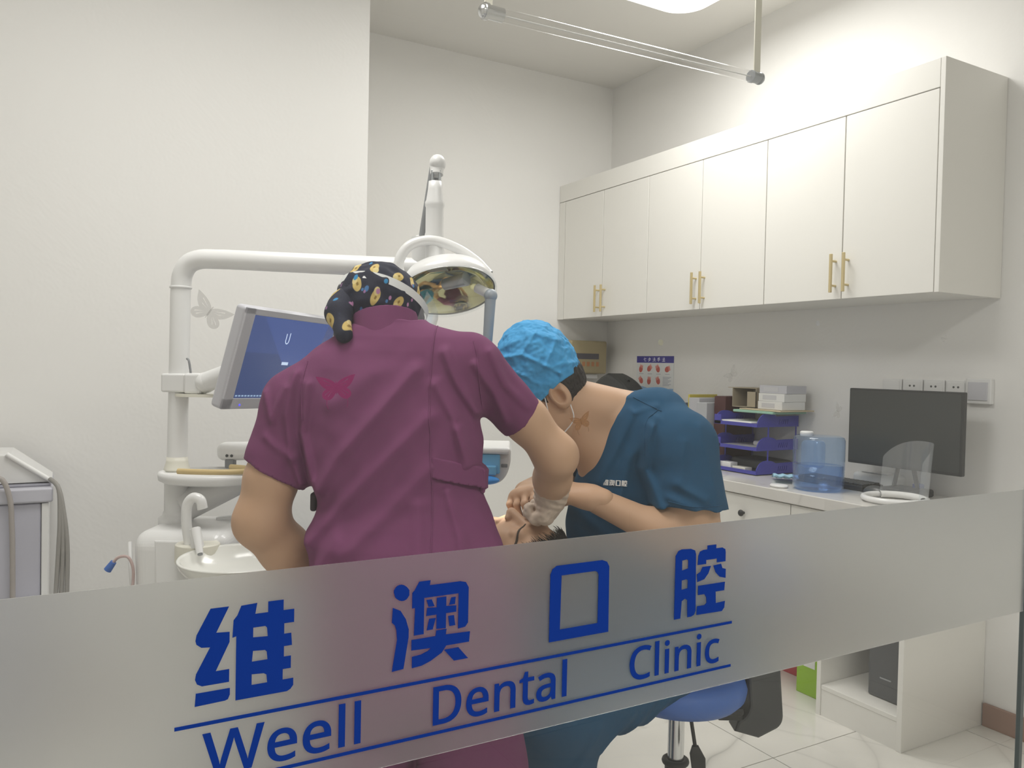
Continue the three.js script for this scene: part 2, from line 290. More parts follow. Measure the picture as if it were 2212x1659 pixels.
{ // face shield resting on the worktop
  const t = thing('face_shield', 'clear face shield with white foam band lying on the worktop', 'face shield', [2.675, TOP, -1.835]);
  const r = 0.112, arc = (y, rr, n, a0, a1) => Array.from({ length: n + 1 }, (_, k) => { const a = a0 + (a1 - a0) * k / n; return [Math.cos(a) * rr * 1.05, y, Math.sin(a) * rr]; });
  part('headband', tube(arc(0.014, r * 0.93, 36, -0.3, T2 - 0.9), 0.011, 80, 8), M.white, t);
  part('foam_pad', tube(arc(0.014, r * 0.85, 16, -1.2, 1.2), 0.0135, 40, 8), M.paper, t);
  const g = new THREE.CylinderGeometry(r, r * 0.97, 0.205, 48, 1, true, 0.25 * Math.PI - 1.0, 2.9); const p = g.attributes.position;
  for (let i = 0; i < p.count; i++) if (p.getY(i) > 0) { const x = p.getX(i), z = p.getZ(i), a = Math.atan2(x, z) - 0.25 * Math.PI - 0.45; p.setY(i, p.getY(i) - 0.06 * Math.pow(Math.abs(a) / 1.4, 3)); p.setX(i, x * 1.05 + 0.015); }
  g.computeVertexNormals();
  part('visor', g.translate(0, 0.12, 0), std(lin(0.93, 0.95, 0.96), 0.12, { transmission: 0.86, thickness: 0, side: THREE.DoubleSide }), t, 'clear curved visor sheet');
}
{ // water jug
  const t = thing('water_jug', 'translucent blue water jug with white cap and handle recess', 'water jug', [2.66, TOP, -2.165]);
  const shell = std(lin(0.72, 0.83, 0.96), 0.05, { transmission: 0.95, thickness: 0, ior: 1.45 });
  const pr = [[0.001, 0.004], [0.085, 0.004], [0.097, 0.014], [0.099, 0.03]]; for (let k = 0; k < 5; k++) pr.push([0.0975, 0.04 + k * 0.01], [0.099, 0.045 + k * 0.01]);
  pr.push([0.099, 0.2], [0.094, 0.212], [0.08, 0.218], [0.001, 0.22]);
  part('bottle', lathe(pr, 56), shell, t);
  part('water', lathe([[0.001, 0.008], [0.088, 0.008], [0.094, 0.03], [0.094, 0.098], [0.001, 0.098]], 48), std(lin(0.62, 0.76, 0.94), 0.05, { transmission: 0.9, thickness: 0, ior: 1.33 }), t);
  part('handle_recess', at(new RoundedBoxGeometry(0.06, 0.11, 0.085, 3, 0.018), -0.045, 0.145, 0.0).rotateY(0.2), std(lin(0.8, 0.88, 0.97), 0.08, { transmission: 0.88, thickness: 0 }), t);
  part('cap', [lathe([[0.001, 0.232], [0.022, 0.232], [0.026, 0.228], [0.026, 0.212], [0.001, 0.212]], 24).translate(-0.02, 0, -0.045)], M.white, t, 'white screw cap');
}
single('surgical_mask', (() => { const g = new THREE.PlaneGeometry(0.16, 0.1, 16, 10); const p = g.attributes.position; for (let i = 0; i < p.count; i++) { const x = p.getX(i), y = p.getY(i); p.setZ(i, 0.026 * (1 - Math.pow(x / 0.08, 2)) + 0.003 * Math.sin(y * 180) + 0.005 + (x < -0.05 ? (-0.05 - x) * 0.9 : 0)); } g.rotateX(-Math.PI / 2).rotateY(0.8); g.computeVertexNormals(); return g.translate(2.71, TOP, -2.375); })(), std(lin(0.35, 0.58, 0.72), 0.8, { side: THREE.DoubleSide }), 'crumpled light blue mask left of the water jug', 'mask');
single('dental_floss', at(lathe([[0.001, 0], [0.028, 0], [0.031, 0.005], [0.028, 0.011], [0.001, 0.013]], 28).scale(1, 1, 1.3), 2.555, TOP, -2.27), M.plastic, 'flat white oval case at the worktop edge', 'case');
{ // three-tier letter tray
  const t = thing('letter_tray', 'blue three tier letter tray with perforated sides', 'letter tray', [2.855, TOP, -2.685]);
  const sideS = () => { const s = new THREE.Shape(); s.moveTo(0, 0); s.lineTo(0.265, 0); s.lineTo(0.265, 0.05); s.lineTo(0.12, 0.048); s.quadraticCurveTo(0.1, 0.062, 0.06, 0.062); s.quadraticCurveTo(0.015, 0.06, 0, 0.02); s.lineTo(0, 0); for (let k = 0; k < 5; k++) { const h = new THREE.Path(); const x = 0.135 + k * 0.013; h.moveTo(x, 0.012); h.lineTo(x + 0.004, 0.012); h.lineTo(x + 0.01, 0.034); h.lineTo(x + 0.006, 0.034); s.holes.push(h); } return s; };
  for (let k = 0; k < 3; k++) {
    const y = 0.004 + k * 0.107;
    const tier = part('tier', bx(-0.132, 0.135, y, y + 0.004, -0.134, 0.134), M.trayBlue, t);
    part('side', ext(sideS(), 0.004).translate(-0.132, y, 0.131), M.trayBlue, tier); part('side', ext(sideS(), 0.004).translate(-0.132, y, -0.135), M.trayBlue, tier);
    part('front_lip', [bx(-0.135, -0.131, y, y + 0.016, -0.134, 0.134), bx(-0.135, -0.131, y, y + 0.045, -0.134, -0.09, 0.0015)], M.trayBlue, tier);
    if (k < 2) for (const [px, pz] of [[-0.06, 0.132], [0.12, 0.132], [-0.06, -0.132], [0.12, -0.132]]) part('spacer_post', rod([px, y + 0.05, pz], [px, y + 0.108, pz], 0.0035, 0.0035, 10), M.trayBlue, t);
  }
  const o = (n, l, c, g, m) => single(n, g.translate(2.855, TOP, -2.685), m, l, c);
  o('paper_sheaf', 'white papers on the top tier of the blue tray', 'papers', bx(-0.125, 0.1, 0.223, 0.238, -0.12, 0.09, 0.004), M.paper);
  o('paper_sheaf', 'curled white papers on the middle tier of the blue tray', 'papers', merge([bx(-0.128, 0.1, 0.1155, 0.122, -0.125, 0.06, 0.002), bx(-0.02, 0.11, 0.122, 0.145, 0.0, 0.125, 0.01)]), M.paper);
  o('small_carton', 'white small carton at the front of the lowest tier', 'box', bx(-0.125, -0.08, 0.009, 0.042, -0.1, -0.03, 0.002), M.paper); o('small_carton', 'flat cream carton at the front of the lowest tier', 'box', bx(-0.125, -0.08, 0.009, 0.028, -0.02, 0.06, 0.002), M.cream);
  o('black_pouch', 'black pouch at the back of the lowest tier', 'pouch', bx(-0.05, 0.12, 0.009, 0.06, -0.11, 0.12, 0.015), M.darkGrey);
  o('folder', 'green and white folder lying across the top of the blue tray', 'folder', bx(-0.1, 0.12, 0.279, 0.29, -0.05, 0.19, 0.003), std(lin(0.32, 0.55, 0.42), 0.7));
  o('clipboard', 'tan clipboard under the white boxes on the blue tray', 'clipboard', bx(-0.09, 0.13, 0.2905, 0.297, -0.02, 0.225, 0.002), std(lin(0.56, 0.47, 0.32), 0.7));
  const names = ['lowest of the three white boxes on the blue tray', 'middle of the three white boxes on the blue tray', 'topmost white box with grey side on the blue tray'];
  for (let k = 0; k < 3; k++) { const b = thing('product_box', names[k], 'box', [2.87 + k * 0.004, TOP + 0.298 + k * 0.0365, -2.55], 0.06 * (k - 1), 'white boxes on the tray'); part('carton', bx(-0.07, 0.07, 0, 0.036, -0.075, 0.075, 0.0015), k === 2 ? M.bezel : M.paper, b); part('printed_front', bx(-0.0708, -0.0702, 0.008, 0.028, -0.05, 0.03), std(lin(0.6, 0.6, 0.62), 0.7), b); }
  const cb = thing('cardboard_box', 'open tan cardboard box beside the white boxes', 'box', [2.885, TOP + 0.298, -2.735]); const card = std(lin(0.42, 0.36, 0.26), 0.85);
  part('carton', [bx(-0.06, 0.08, 0, 0.003, -0.075, 0.075), bx(-0.06, -0.057, 0, 0.075, 0.02, 0.075), bx(-0.06, 0.08, 0, 0.09, 0.072, 0.075), bx(-0.06, 0.08, 0, 0.09, -0.075, -0.072), bx(0.077, 0.08, 0, 0.09, -0.075, 0.075)], card, cb); part('lid_flap', bx(-0.06, 0.08, 0.09, 0.093, -0.105, 0.075), card, cb);
}
{ // files left of the tray
  const item = (n, l, c, x0, x1, y1, z0, z1, m, r = 0.003) => single(n, bx(x0, x1, TOP, TOP + y1, z0, z1, r), m, l, c);
  item('binder', 'dark red binder standing left of the blue tray', 'binder', 2.8, 2.99, 0.345, -2.905, -2.83, std(lin(0.075, 0.018, 0.018), 0.5));
  item('magazine_file', 'grey magazine file full of papers beside the red binder', 'file', 2.76, 2.99, 0.31, -2.985, -2.915, std(lin(0.45, 0.46, 0.48), 0.6));
  item('magazine_file', 'silver grey magazine file furthest from the red binder', 'file', 2.78, 2.99, 0.33, -3.065, -2.99, std(lin(0.5, 0.5, 0.53), 0.6));
  item('folder', 'yellow folder standing between the grey files', 'folder', 2.79, 2.98, 0.345, -3.082, -3.07, std(lin(0.6, 0.5, 0.08), 0.6), 0.002);
  item('book', 'dark navy book standing left of the yellow folder', 'book', 2.8, 2.98, 0.3, -3.14, -3.09, std(lin(0.03, 0.04, 0.08), 0.5));
  const pc = thing('pen_cup', 'blue pen cup in front of the grey files', 'pen cup', [2.70, TOP, -2.93]);
  part('cup', lathe([[0.001, 0], [0.03, 0], [0.032, 0.1], [0.029, 0.1], [0.027, 0.004], [0.001, 0.004]], 24), std(lin(0.02, 0.1, 0.5), 0.4), pc);
  single('marker_pen', rod([2.70, TOP + 0.006, -2.925], [2.715, TOP + 0.145, -2.92], 0.007), M.white, 'white marker in the blue pen cup', 'pen'); single('pencil', rod([2.695, TOP + 0.006, -2.94], [2.71, TOP + 0.22, -2.965], 0.0045), std(lin(0.55, 0.36, 0.1), 0.5), 'long ochre pencil in the blue pen cup', 'pencil');
}
{
  const t = thing('shoulder_bag', 'black bag with rounded top standing behind the dentist', 'bag', [2.75, TOP, -3.62]);
  part('bag_body', (() => { const s = new THREE.Shape(); s.moveTo(-0.17, 0); s.lineTo(0.17, 0); s.lineTo(0.175, 0.26); s.quadraticCurveTo(0.15, 0.36, 0.02, 0.4); s.quadraticCurveTo(-0.12, 0.37, -0.175, 0.28); s.lineTo(-0.17, 0); return ext(s, 0.1, 0.02).rotateY(Math.PI / 2).translate(-0.05, 0.02, 0); })(), M.black, t); part('strap', tube([[0, 0.4, -0.1], [0.02, 0.425, 0], [0, 0.4, 0.1]], 0.008, 20, 8), M.black, t);
}
// ---------------------------------------------------------------- film and lettering on the glass
const GLYPHS = 
[
[[[144,1031,163,1031,150,1004,164,1003,164,992,150,962,164,962,164,948,136,948,131,951,129,956,130,962,144,989,135,990,130,994,129,998,130,1004]],[[130,941,165,941,165,934,163,929,160,928,129,927]],[[176,1030,193,1031,191,1019,205,1019,205,1031,222,1031,222,1019,234,1019,234,1004,223,1004,223,992,231,992,232,978,223,978,223,966,231,966,231,952,222,952,222,940,234,940,234,932,231,928,227,926,171,926,171,997,167,996,168,1015,172,1020],[189,1004,202,1004,204,1002,205,992,189,993],[189,978,202,977,204,975,205,966,188,966],[188,952,201,951,204,949,205,940,188,940]]],
[[[374,1020,374,1017,372,1014,370,1012,367,1011,364,1011,361,1012,358,1014,356,1016,355,1019,354,1022,354,1025,356,1028,358,1030,361,1031,364,1031,367,1030,370,1028,372,1026,374,1023]],[[353,1004,363,999,370,988,374,975,374,965,368,927,353,926,359,964,358,976,356,982,352,986]],[[387,1032,402,1032,401,1026,443,1026,451,1024,455,1017,455,972,451,967,441,966,441,1011,394,1011,394,966,381,966,382,1000,378,1000,378,1019,381,1022]],[[411,1009,424,1009,424,997,438,996,438,988,424,988,424,969,411,970,411,988,397,988,398,998,411,997]],[[397,1008,404,1008,408,999,400,999]],[[431,1007,437,1007,436,998,428,998]],[[401,984,410,984,406,970,398,970]],[[427,984,435,984,437,971,429,971]],[[378,961,410,961,411,968,425,968,424,961,458,960,457,947,425,947,419,939,404,931,392,927,379,926,379,940,391,941,400,944,404,947,378,948]],[[422,942,442,942,456,926,436,926]]],
[[[578,927,578,1019,581,1026,588,1030,664,1030,672,1027,676,1020,677,927],[595,942,596,1016,652,1016,656,1014,658,1010,658,942]]],
[[[798,927,798,1022,803,1029,810,1031,828,1030,836,1027,838,1021,840,935,837,929,831,927,824,927,823,953,818,956,812,953,810,927],[811,1014,820,1015,823,1013,823,1001,811,999],[811,984,820,985,823,983,823,971,811,970]],[[861,1032,879,1032,879,1026,892,1026,898,1023,899,1018,899,1004,881,1004,881,1010,859,1010,859,1004,842,1004,843,1018,846,1024,853,1026,861,1026]],[[852,1000,869,1000,864,989,856,981,842,978,841,990,848,993]],[[874,1000,890,1001,893,994,900,992,900,978,888,981,879,989]],[[844,972,899,972,898,959,880,959,881,941,900,942,899,932,894,927,842,928,843,941,858,941,862,944,861,953,857,958,844,958]]]
];
const fontReg = await new FontLoader().loadAsync('fonts/droid/droid_sans_regular.typeface.json');
{
  const t = thing('window_film', 'frosted film band with blue clinic lettering on the glass front', 'window film', [0, 0.81, ZG]); const o = (g) => g.translate(0, -0.81, 0);
  part('frosted_band', o(bx(X0, 1.752, 0.81, 1.065, -0.0022, -0.0012)), std(lin(0.9, 0.91, 0.9), 0.42, { transmission: 0.93, thickness: 0.001, ior: 1.3 }), t);
  part('frosted_band', o(bx(1.764, XR, 0.81, 1.065, -0.0022, -0.0012)), t.children[0].material, t);
  GLYPHS.forEach((g) => part('chinese_character', o(merge(g.map((p) => new THREE.ExtrudeGeometry(polyShape(p.map((c) => c.map((v) => v / 1000))), { depth: 0.0006, bevelEnabled: false }))).translate(0, 0, 0.0002)), M.letter, t, 'bold blue Chinese character'));
  for (const [x0, x1, y] of [[0.109, 0.916, 0.9065], [0.109, 0.916, 0.8385]]) part('rule_line', o(bx(x0, x1, y - 0.002, y + 0.002, 0.0002, 0.0008)), M.letter, t);
  // latin words, one mesh for each letter, fitted to their real widths on the film
  const word = (text, x0, x1, base, cap) => {
    const data = fontReg.data, res = data.resolution; let adv = 0; const pos = [...text].map((ch) => { const a = adv; adv += data.glyphs[ch].ha; return a; });
    const flat = new THREE.ShapeGeometry(fontReg.generateShapes('D', 1)); flat.computeBoundingBox(); const size = cap / (flat.boundingBox.max.y - flat.boundingBox.min.y), k = size / res, g0 = pos.map((a, i) => { const sh = fontReg.generateShapes(text[i], size); const g = new THREE.ExtrudeGeometry(sh, { depth: 0.0004, bevelEnabled: true, bevelSize: 0.0006, bevelThickness: 0.0001, bevelSegments: 1, curveSegments: 8 }); return g.translate(a * k, 0, 0); });
    let lo = 1e9, hi = -1e9; g0.forEach((g) => { g.computeBoundingBox(); lo = Math.min(lo, g.boundingBox.min.x); hi = Math.max(hi, g.boundingBox.max.x); });
    const s = (x1 - x0) / (hi - lo); g0.forEach((g) => { g.translate(-lo, 0, 0).scale(s, 1, 1); part('letter', o(g.translate(x0, base, 0.0002)), M.letter, t); });
  };
  word('Weell', 0.137, 0.315, 0.8478, 0.0472); word('Dental', 0.4085, 0.6085, 0.8488, 0.0472); word('Clinic', 0.717, 0.891, 0.8492, 0.0468);
}
// butterfly stickers on the room side of the glass
{
  const wing = (s) => { const h = new THREE.Shape(); h.moveTo(0, 0.002 * s); h.bezierCurveTo(0.004, 0.008, 0.013, 0.011, 0.0235, 0.0125); h.bezierCurveTo(0.021, 0.006, 0.018, 0.0, 0.012, -0.003); h.bezierCurveTo(0.019, -0.006, 0.019, -0.013, 0.013, -0.0155); h.bezierCurveTo(0.007, -0.017, 0.003, -0.012, 0, -0.006); h.lineTo(0, 0.002 * s);
    for (const [a, b, c, d] of [[0.004, 0.002, 0.0145, 0.0075], [0.004, 0.0, 0.012, 0.002], [0.004, -0.0045, 0.0105, -0.0115], [0.0055, -0.0035, 0.014, -0.0095]]) { const p = new THREE.Path(), nx = (d - b) * 0.045, ny = (a - c) * 0.045; p.moveTo(a, b); p.lineTo(c + nx, d + ny); p.lineTo(c - nx, d - ny); h.holes.push(p); } return h; };
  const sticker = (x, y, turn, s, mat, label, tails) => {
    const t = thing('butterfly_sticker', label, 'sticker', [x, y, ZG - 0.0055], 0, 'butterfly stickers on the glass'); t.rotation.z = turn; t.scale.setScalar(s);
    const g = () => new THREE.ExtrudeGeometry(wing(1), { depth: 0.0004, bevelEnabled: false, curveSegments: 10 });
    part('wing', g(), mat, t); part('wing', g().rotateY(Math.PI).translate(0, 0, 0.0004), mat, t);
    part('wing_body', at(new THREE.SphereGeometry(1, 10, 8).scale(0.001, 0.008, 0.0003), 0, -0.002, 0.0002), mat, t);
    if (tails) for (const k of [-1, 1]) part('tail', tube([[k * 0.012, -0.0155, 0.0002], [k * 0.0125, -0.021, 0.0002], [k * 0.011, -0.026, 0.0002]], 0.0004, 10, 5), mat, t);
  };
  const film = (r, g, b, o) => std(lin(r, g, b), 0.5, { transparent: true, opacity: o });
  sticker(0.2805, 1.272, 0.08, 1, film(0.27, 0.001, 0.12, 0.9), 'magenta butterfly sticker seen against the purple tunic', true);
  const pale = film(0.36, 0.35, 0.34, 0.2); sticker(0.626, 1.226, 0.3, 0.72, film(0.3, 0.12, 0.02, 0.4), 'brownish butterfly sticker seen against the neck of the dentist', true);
  sticker(0.141, 1.352, -0.6, 0.95, pale, 'faint pale butterfly sticker beside the white lamp pole'); sticker(0.906, 1.294, 0.7, 0.62, pale, 'faint butterfly sticker seen right of the hand washing poster');
  sticker(1.156, 1.234, 1.2, 0.6, pale, 'faint butterfly sticker seen just left of the black monitor'); sticker(1.452, 1.369, 0.5, 0.4, pale, 'tiny faint butterfly sticker seen above the light switch');
  const dot = (x, y, m, l) => { const d = single('dot_sticker', new THREE.CylinderGeometry(0.0045, 0.0045, 0.0004, 24).rotateX(Math.PI / 2).translate(x, y, ZG - 0.005), m, l, 'sticker'); return d; };
  dot(0.764, 1.338, film(0.45, 0.44, 0.3, 0.3), 'pale yellowish dot sticker on the glass above the poster'); dot(1.1, 1.381, film(0.4, 0.41, 0.44, 0.3), 'pale grey dot sticker on the glass under the cabinet');
}
// ---------------------------------------------------------------- dental unit: console, column, shelf, spittoon, lamp pole
{
  const t = fthing('dental_unit', 'white dental console with spittoon bowl, column and curved lamp pole', 'dental unit', [-0.86, 0, -2.12]);
  // console body, leaning front, as a lofted box
  const con = new RoundedBoxGeometry(0.27, 0.86, 0.3, 5, 0.045); { const p = con.attributes.position; for (let i = 0; i < p.count; i++) { const k = (p.getY(i) + 0.43) / 0.86; p.setX(i, p.getX(i) * (0.72 + 0.2 * k) + 0.02 - 0.02 * k); p.setZ(i, p.getZ(i) * (1.0 - 0.12 * k)); } con.computeVertexNormals(); }
  fpart(t, 'console', con.translate(-0.835, 0.43, -2.13), M.white);
  fpart(t, 'front_cover', (() => { const s = new THREE.Shape(); s.moveTo(-0.055, 0.08); s.lineTo(0.055, 0.08); s.lineTo(0.045, -0.09); s.quadraticCurveTo(0, -0.1, -0.04, -0.09); s.lineTo(-0.055, 0.08); return ext(s, 0.012, 0.004).rotateX(-0.1).translate(-0.835, 0.755, -2.005); })(), M.plastic);
  fpart(t, 'button', at(new THREE.SphereGeometry(0.012, 14, 10).scale(1, 1.7, 0.6), -0.822, 0.80, -1.985), std(lin(0.02, 0.02, 0.06), 0.3), null, 'dark navy oval button');
  fpart(t, 'wing_panel', (() => { const s = new THREE.Shape(); s.moveTo(0, 0); s.lineTo(0.16, 0); s.lineTo(0.13, 0.1); s.quadraticCurveTo(0.1, 0.14, 0.04, 0.145); s.lineTo(0, 0.14); return ext(s, 0.02, 0.006).translate(-0.8, 0.72, -2.2); })(), M.plastic);
  fpart(t, 'column', lathe([[0.001, 0.85], [0.042, 0.85], [0.045, 0.855], [0.045, 0.87], [0.036, 0.878], [0.031, 0.89], [0.031, 0.985], [0.001, 0.985]], 32).translate(-0.903, 0, -2.15), M.plastic);
  fpart(t, 'shelf', lathe([[0.001, 0.972], [0.125, 0.972], [0.137, 0.978], [0.139, 0.99], [0.137, 0.999], [0.125, 1.0], [0.12, 0.996], [0.001, 0.996]], 56).scale(1, 1, 0.75).translate(-0.8, 0, -2.13), M.plastic);
  fpart(t, 'pole_socket', lathe([[0.001, 0.996], [0.035, 0.996], [0.033, 1.003], [0.028, 1.022], [0.0265, 1.035], [0.001, 1.035]], 32).translate(-0.902, 0, -2.15), M.cream);
  const pole = tube([[-0.902, 1.03, -2.15], [-0.9, 1.2, -2.15], [-0.898, 1.4, -2.15], [-0.897, 1.49, -2.15], [-0.892, 1.528, -2.149], [-0.875, 1.555, -2.147], [-0.845, 1.567, -2.144], [-0.8, 1.568, -2.14], [-0.6, 1.561, -2.12], [-0.4, 1.554, -2.1], [-0.242, 1.549, -2.085]], 0.0262, 140, 24);
  fpart(t, 'lamp_pole', pole, M.white);
  fpart(t, 'pole_ring', lathe([[0.026, 1.488], [0.0285, 1.489], [0.0285, 1.494], [0.026, 1.495]], 32).translate(-0.897, 0, -2.15), M.plastic);
  fpart(t, 'bracket', [bx(-0.934, -0.868, 1.21, 1.26, -2.185, -2.115, 0.006), bx(-0.87, -0.822, 1.207, 1.262, -2.165, -2.105, 0.008)], M.plastic);
  fpart(t, 'bracket_plate', at(new THREE.CylinderGeometry(0.05, 0.05, 0.008, 28).scale(1.3, 1, 0.7), -0.835, 1.203, -2.13), M.cream);
  fpart(t, 'cable', tube([[-0.87, 1.3, -2.13], [-0.862, 1.297, -2.12], [-0.856, 1.27, -2.118], [-0.85, 1.22, -2.115]], 0.0032, 24, 8), M.grey);
  // swing arm towards the tray and the assistant holder
  fpart(t, 'swing_arm', [rod([-0.89, 0.90, -2.16], [-0.7, 0.985, -2.22], 0.046, 0.03), rod([-0.7, 0.985, -2.22], [-0.4, 1.0, -2.32], 0.03, 0.028), rod([-0.4, 1.0, -2.32], [-0.16, 0.985, -2.42], 0.028, 0.026)], M.plastic);
  fpart(t, 'holder_head', [at(new RoundedBoxGeometry(0.2, 0.05, 0.06, 4, 0.02).rotateZ(0.03), -0.715, 1.047, -2.22)], M.white);
  fpart(t, 'holder_foot', [bx(-0.79, -0.765, 1.0, 1.024, -2.22, -2.195, 0.003)], M.grey);
  for (const dx of [0, 0.013]) fpart(t, 'holder_screw', at(new THREE.SphereGeometry(0.0042, 10, 8), -0.782 + dx, 1.035, -2.19), M.darkGrey);
  // spittoon bowl with taps
  fpart(t, 'bowl_base', lathe([[0.001, 0.55], [0.09, 0.55], [0.1, 0.72], [0.075, 0.78], [0.001, 0.78]], 36).translate(-0.63, 0, -1.9), M.plastic);
  fpart(t, 'bowl', lathe([[0.02, 0.768], [0.07, 0.77], [0.115, 0.79], [0.138, 0.815], [0.146, 0.832], [0.143, 0.837], [0.136, 0.833], [0.125, 0.81], [0.09, 0.786], [0.03, 0.78], [0.012, 0.777]], 60).translate(-0.628, 0, -1.87), std(lin(0.82, 0.82, 0.77), 0.15));
  fpart(t, 'cup_ledge', [lathe([[0.001, 0.79], [0.05, 0.79], [0.054, 0.795], [0.054, 0.838], [0.05, 0.842], [0.001, 0.838]], 32).scale(1.0, 1, 0.9).translate(-0.775, 0, -1.975)], M.cream);
  fpart(t, 'cup_tap', tube([[-0.792, 0.84, -1.965], [-0.8, 0.9, -1.965], [-0.797, 0.94, -1.965], [-0.782, 0.957, -1.962], [-0.764, 0.952, -1.96], [-0.758, 0.93, -1.96]], 0.0125, 48, 14), M.white);
  fpart(t, 'bowl_tap', [rod([-0.762, 0.84, -1.94], [-0.768, 0.885, -1.94], 0.016, 0.013), rod([-0.765, 0.886, -1.935], [-0.742, 0.832, -1.905], 0.0115, 0.008)], M.white);
  fpart(t, 'tap_nozzle', rod([-0.743, 0.836, -1.908], [-0.741, 0.829, -1.904], 0.006), M.grey);
  fpart(t, 'side_strip', tube([[-0.985, 0.82, -2.06], [-0.968, 0.77, -2.03], [-0.957, 0.70, -2.02]], 0.006, 24, 8), M.plastic);
}
{
  const t = fthing('saliva_tube', 'thin bent suction tube with a blue tip beside the console', 'tube', [-0.95, 0.55, -2.0]);
  fpart(t, 'tube', tube([[-0.998, 0.782, -2.0], [-0.985, 0.795, -2.0], [-0.962, 0.797, -2.0], [-0.949, 0.775, -2.0], [-0.947, 0.735, -2.0], [-0.95, 0.69, -1.99], [-0.955, 0.55, -1.99]], 0.0038, 50, 8), std(lin(0.55, 0.42, 0.4), 0.4));
  fpart(t, 'tip', rod([-1.012, 0.762, -2.0], [-0.997, 0.783, -2.0], 0.0095, 0.0075), M.blue, null, 'blue plastic tip');
  const b = fthing('rubber_tubing', 'beige rubber tubing lying on the round white shelf', 'tubing', [-0.78, 1.0, -2.1]);
  fpart(b, 'tubing', tube([[-0.86, 1.0085, -2.055], [-0.8, 1.0085, -2.05], [-0.74, 1.0085, -2.055], [-0.69, 1.0085, -2.08], [-0.7, 1.0085, -2.13], [-0.76, 1.0085, -2.16]], 0.0075, 50, 10), std(lin(0.6, 0.46, 0.22), 0.5));
}
{ // screen on the arm, turned to the patient
  const t = fthing('dental_screen', 'grey framed screen showing dark blue, tilted on the lamp pole', 'screen', [-0.591, 1.298, -2.081]);
  const q = new THREE.Quaternion().setFromEuler(new THREE.Euler(0.291, 1.154, -0.027, 'YXZ')), f = (g) => g.applyQuaternion(q);
  const w = 0.387, h = 0.26;
  part('housing', f(bx(-w / 2, w / 2, -h / 2, h / 2, -0.035, 0.0, 0.01)), M.bezel, t);
  part('bezel', f(merge([bx(-w / 2 + 0.002, w / 2 - 0.002, h / 2 - 0.018, h / 2 - 0.002, -0.004, 0.003, 0.002), bx(-w / 2 + 0.002, w / 2 - 0.002, -h / 2 + 0.002, -h / 2 + 0.03, -0.004, 0.003, 0.002), bx(-w / 2 + 0.002, -w / 2 + 0.034, -h / 2 + 0.002, h / 2 - 0.002, -0.004, 0.003, 0.002), bx(w / 2 - 0.03, w / 2 - 0.002, -h / 2 + 0.002, h / 2 - 0.002, -0.004, 0.003, 0.002)])), M.bezel, t);
  const scr = canvasTex(512, 340, (c, W, Hh) => {
    c.fillStyle = '#2c3a62'; c.fillRect(0, 0, W, Hh); c.fillStyle = '#31416f'; c.fillRect(0, 0, W, 150); c.fillStyle = '#36487c'; c.beginPath(); c.moveTo(60, 0); c.lineTo(230, 190); c.lineTo(330, 200); c.bezierCurveTo(400, 190, 440, 120, W, 110); c.lineTo(W, 0); c.fill();
    c.strokeStyle = '#c8d6ee'; c.lineWidth = 4; c.beginPath(); c.moveTo(214, 62); c.lineTo(214, 92); c.bezierCurveTo(218, 108, 230, 108, 234, 92); c.lineTo(234, 58); c.stroke();
    c.fillStyle = '#b4c4da'; c.fillRect(226, 182, 40, 13); c.fillStyle = '#8fa6c0'; for (let k = 0; k < 9; k++) c.fillRect(10 + k * 17, 326, 12, 6);
  });
  part('screen_face', f(new THREE.PlaneGeometry(w - 0.062, h - 0.046).translate(0.002, 0.006, 0.0006)), std(lin(0.02, 0.03, 0.06), 0.25, { emissive: 0xffffff, emissiveMap: scr, emissiveIntensity: 0.75 }), t);
  part('power_light', f(merge([at(new THREE.SphereGeometry(0.003, 8, 6), -w / 2 + 0.06, -h / 2 + 0.013, 0.003)])), std(lin(0.1, 0.1, 0.5), 0.3, { emissive: 0x5a55ff, emissiveIntensity: 0.6 }), t);
  const l = new THREE.RectAreaLight(new THREE.Color(0x3a5aa8), 0.3, w - 0.07, h - 0.06); l.name = 'screen'; l.quaternion.copy(q).multiply(new THREE.Quaternion().setFromAxisAngle(V(0, 1, 0), Math.PI)); l.position.copy(V(0, 0, 0.006).applyQuaternion(q)); t.add(l);
  const m = V(0, 0, -0.035).applyQuaternion(q), o = [-0.591, 1.298, -2.081], e = [m.x, m.y, m.z];
  const j = [-0.815 - o[0], 1.238 - o[1], -2.12 - o[2]];
  part('swivel_arm', [rod(j, [e[0] - 0.07, e[1] - 0.02, e[2] + 0.01], 0.027, 0.022, 24), rod([e[0] - 0.075, e[1] - 0.02, e[2] + 0.01], e, 0.022, 0.03, 24), at(new THREE.SphereGeometry(0.028, 20, 14), ...j)], M.white, t);
}
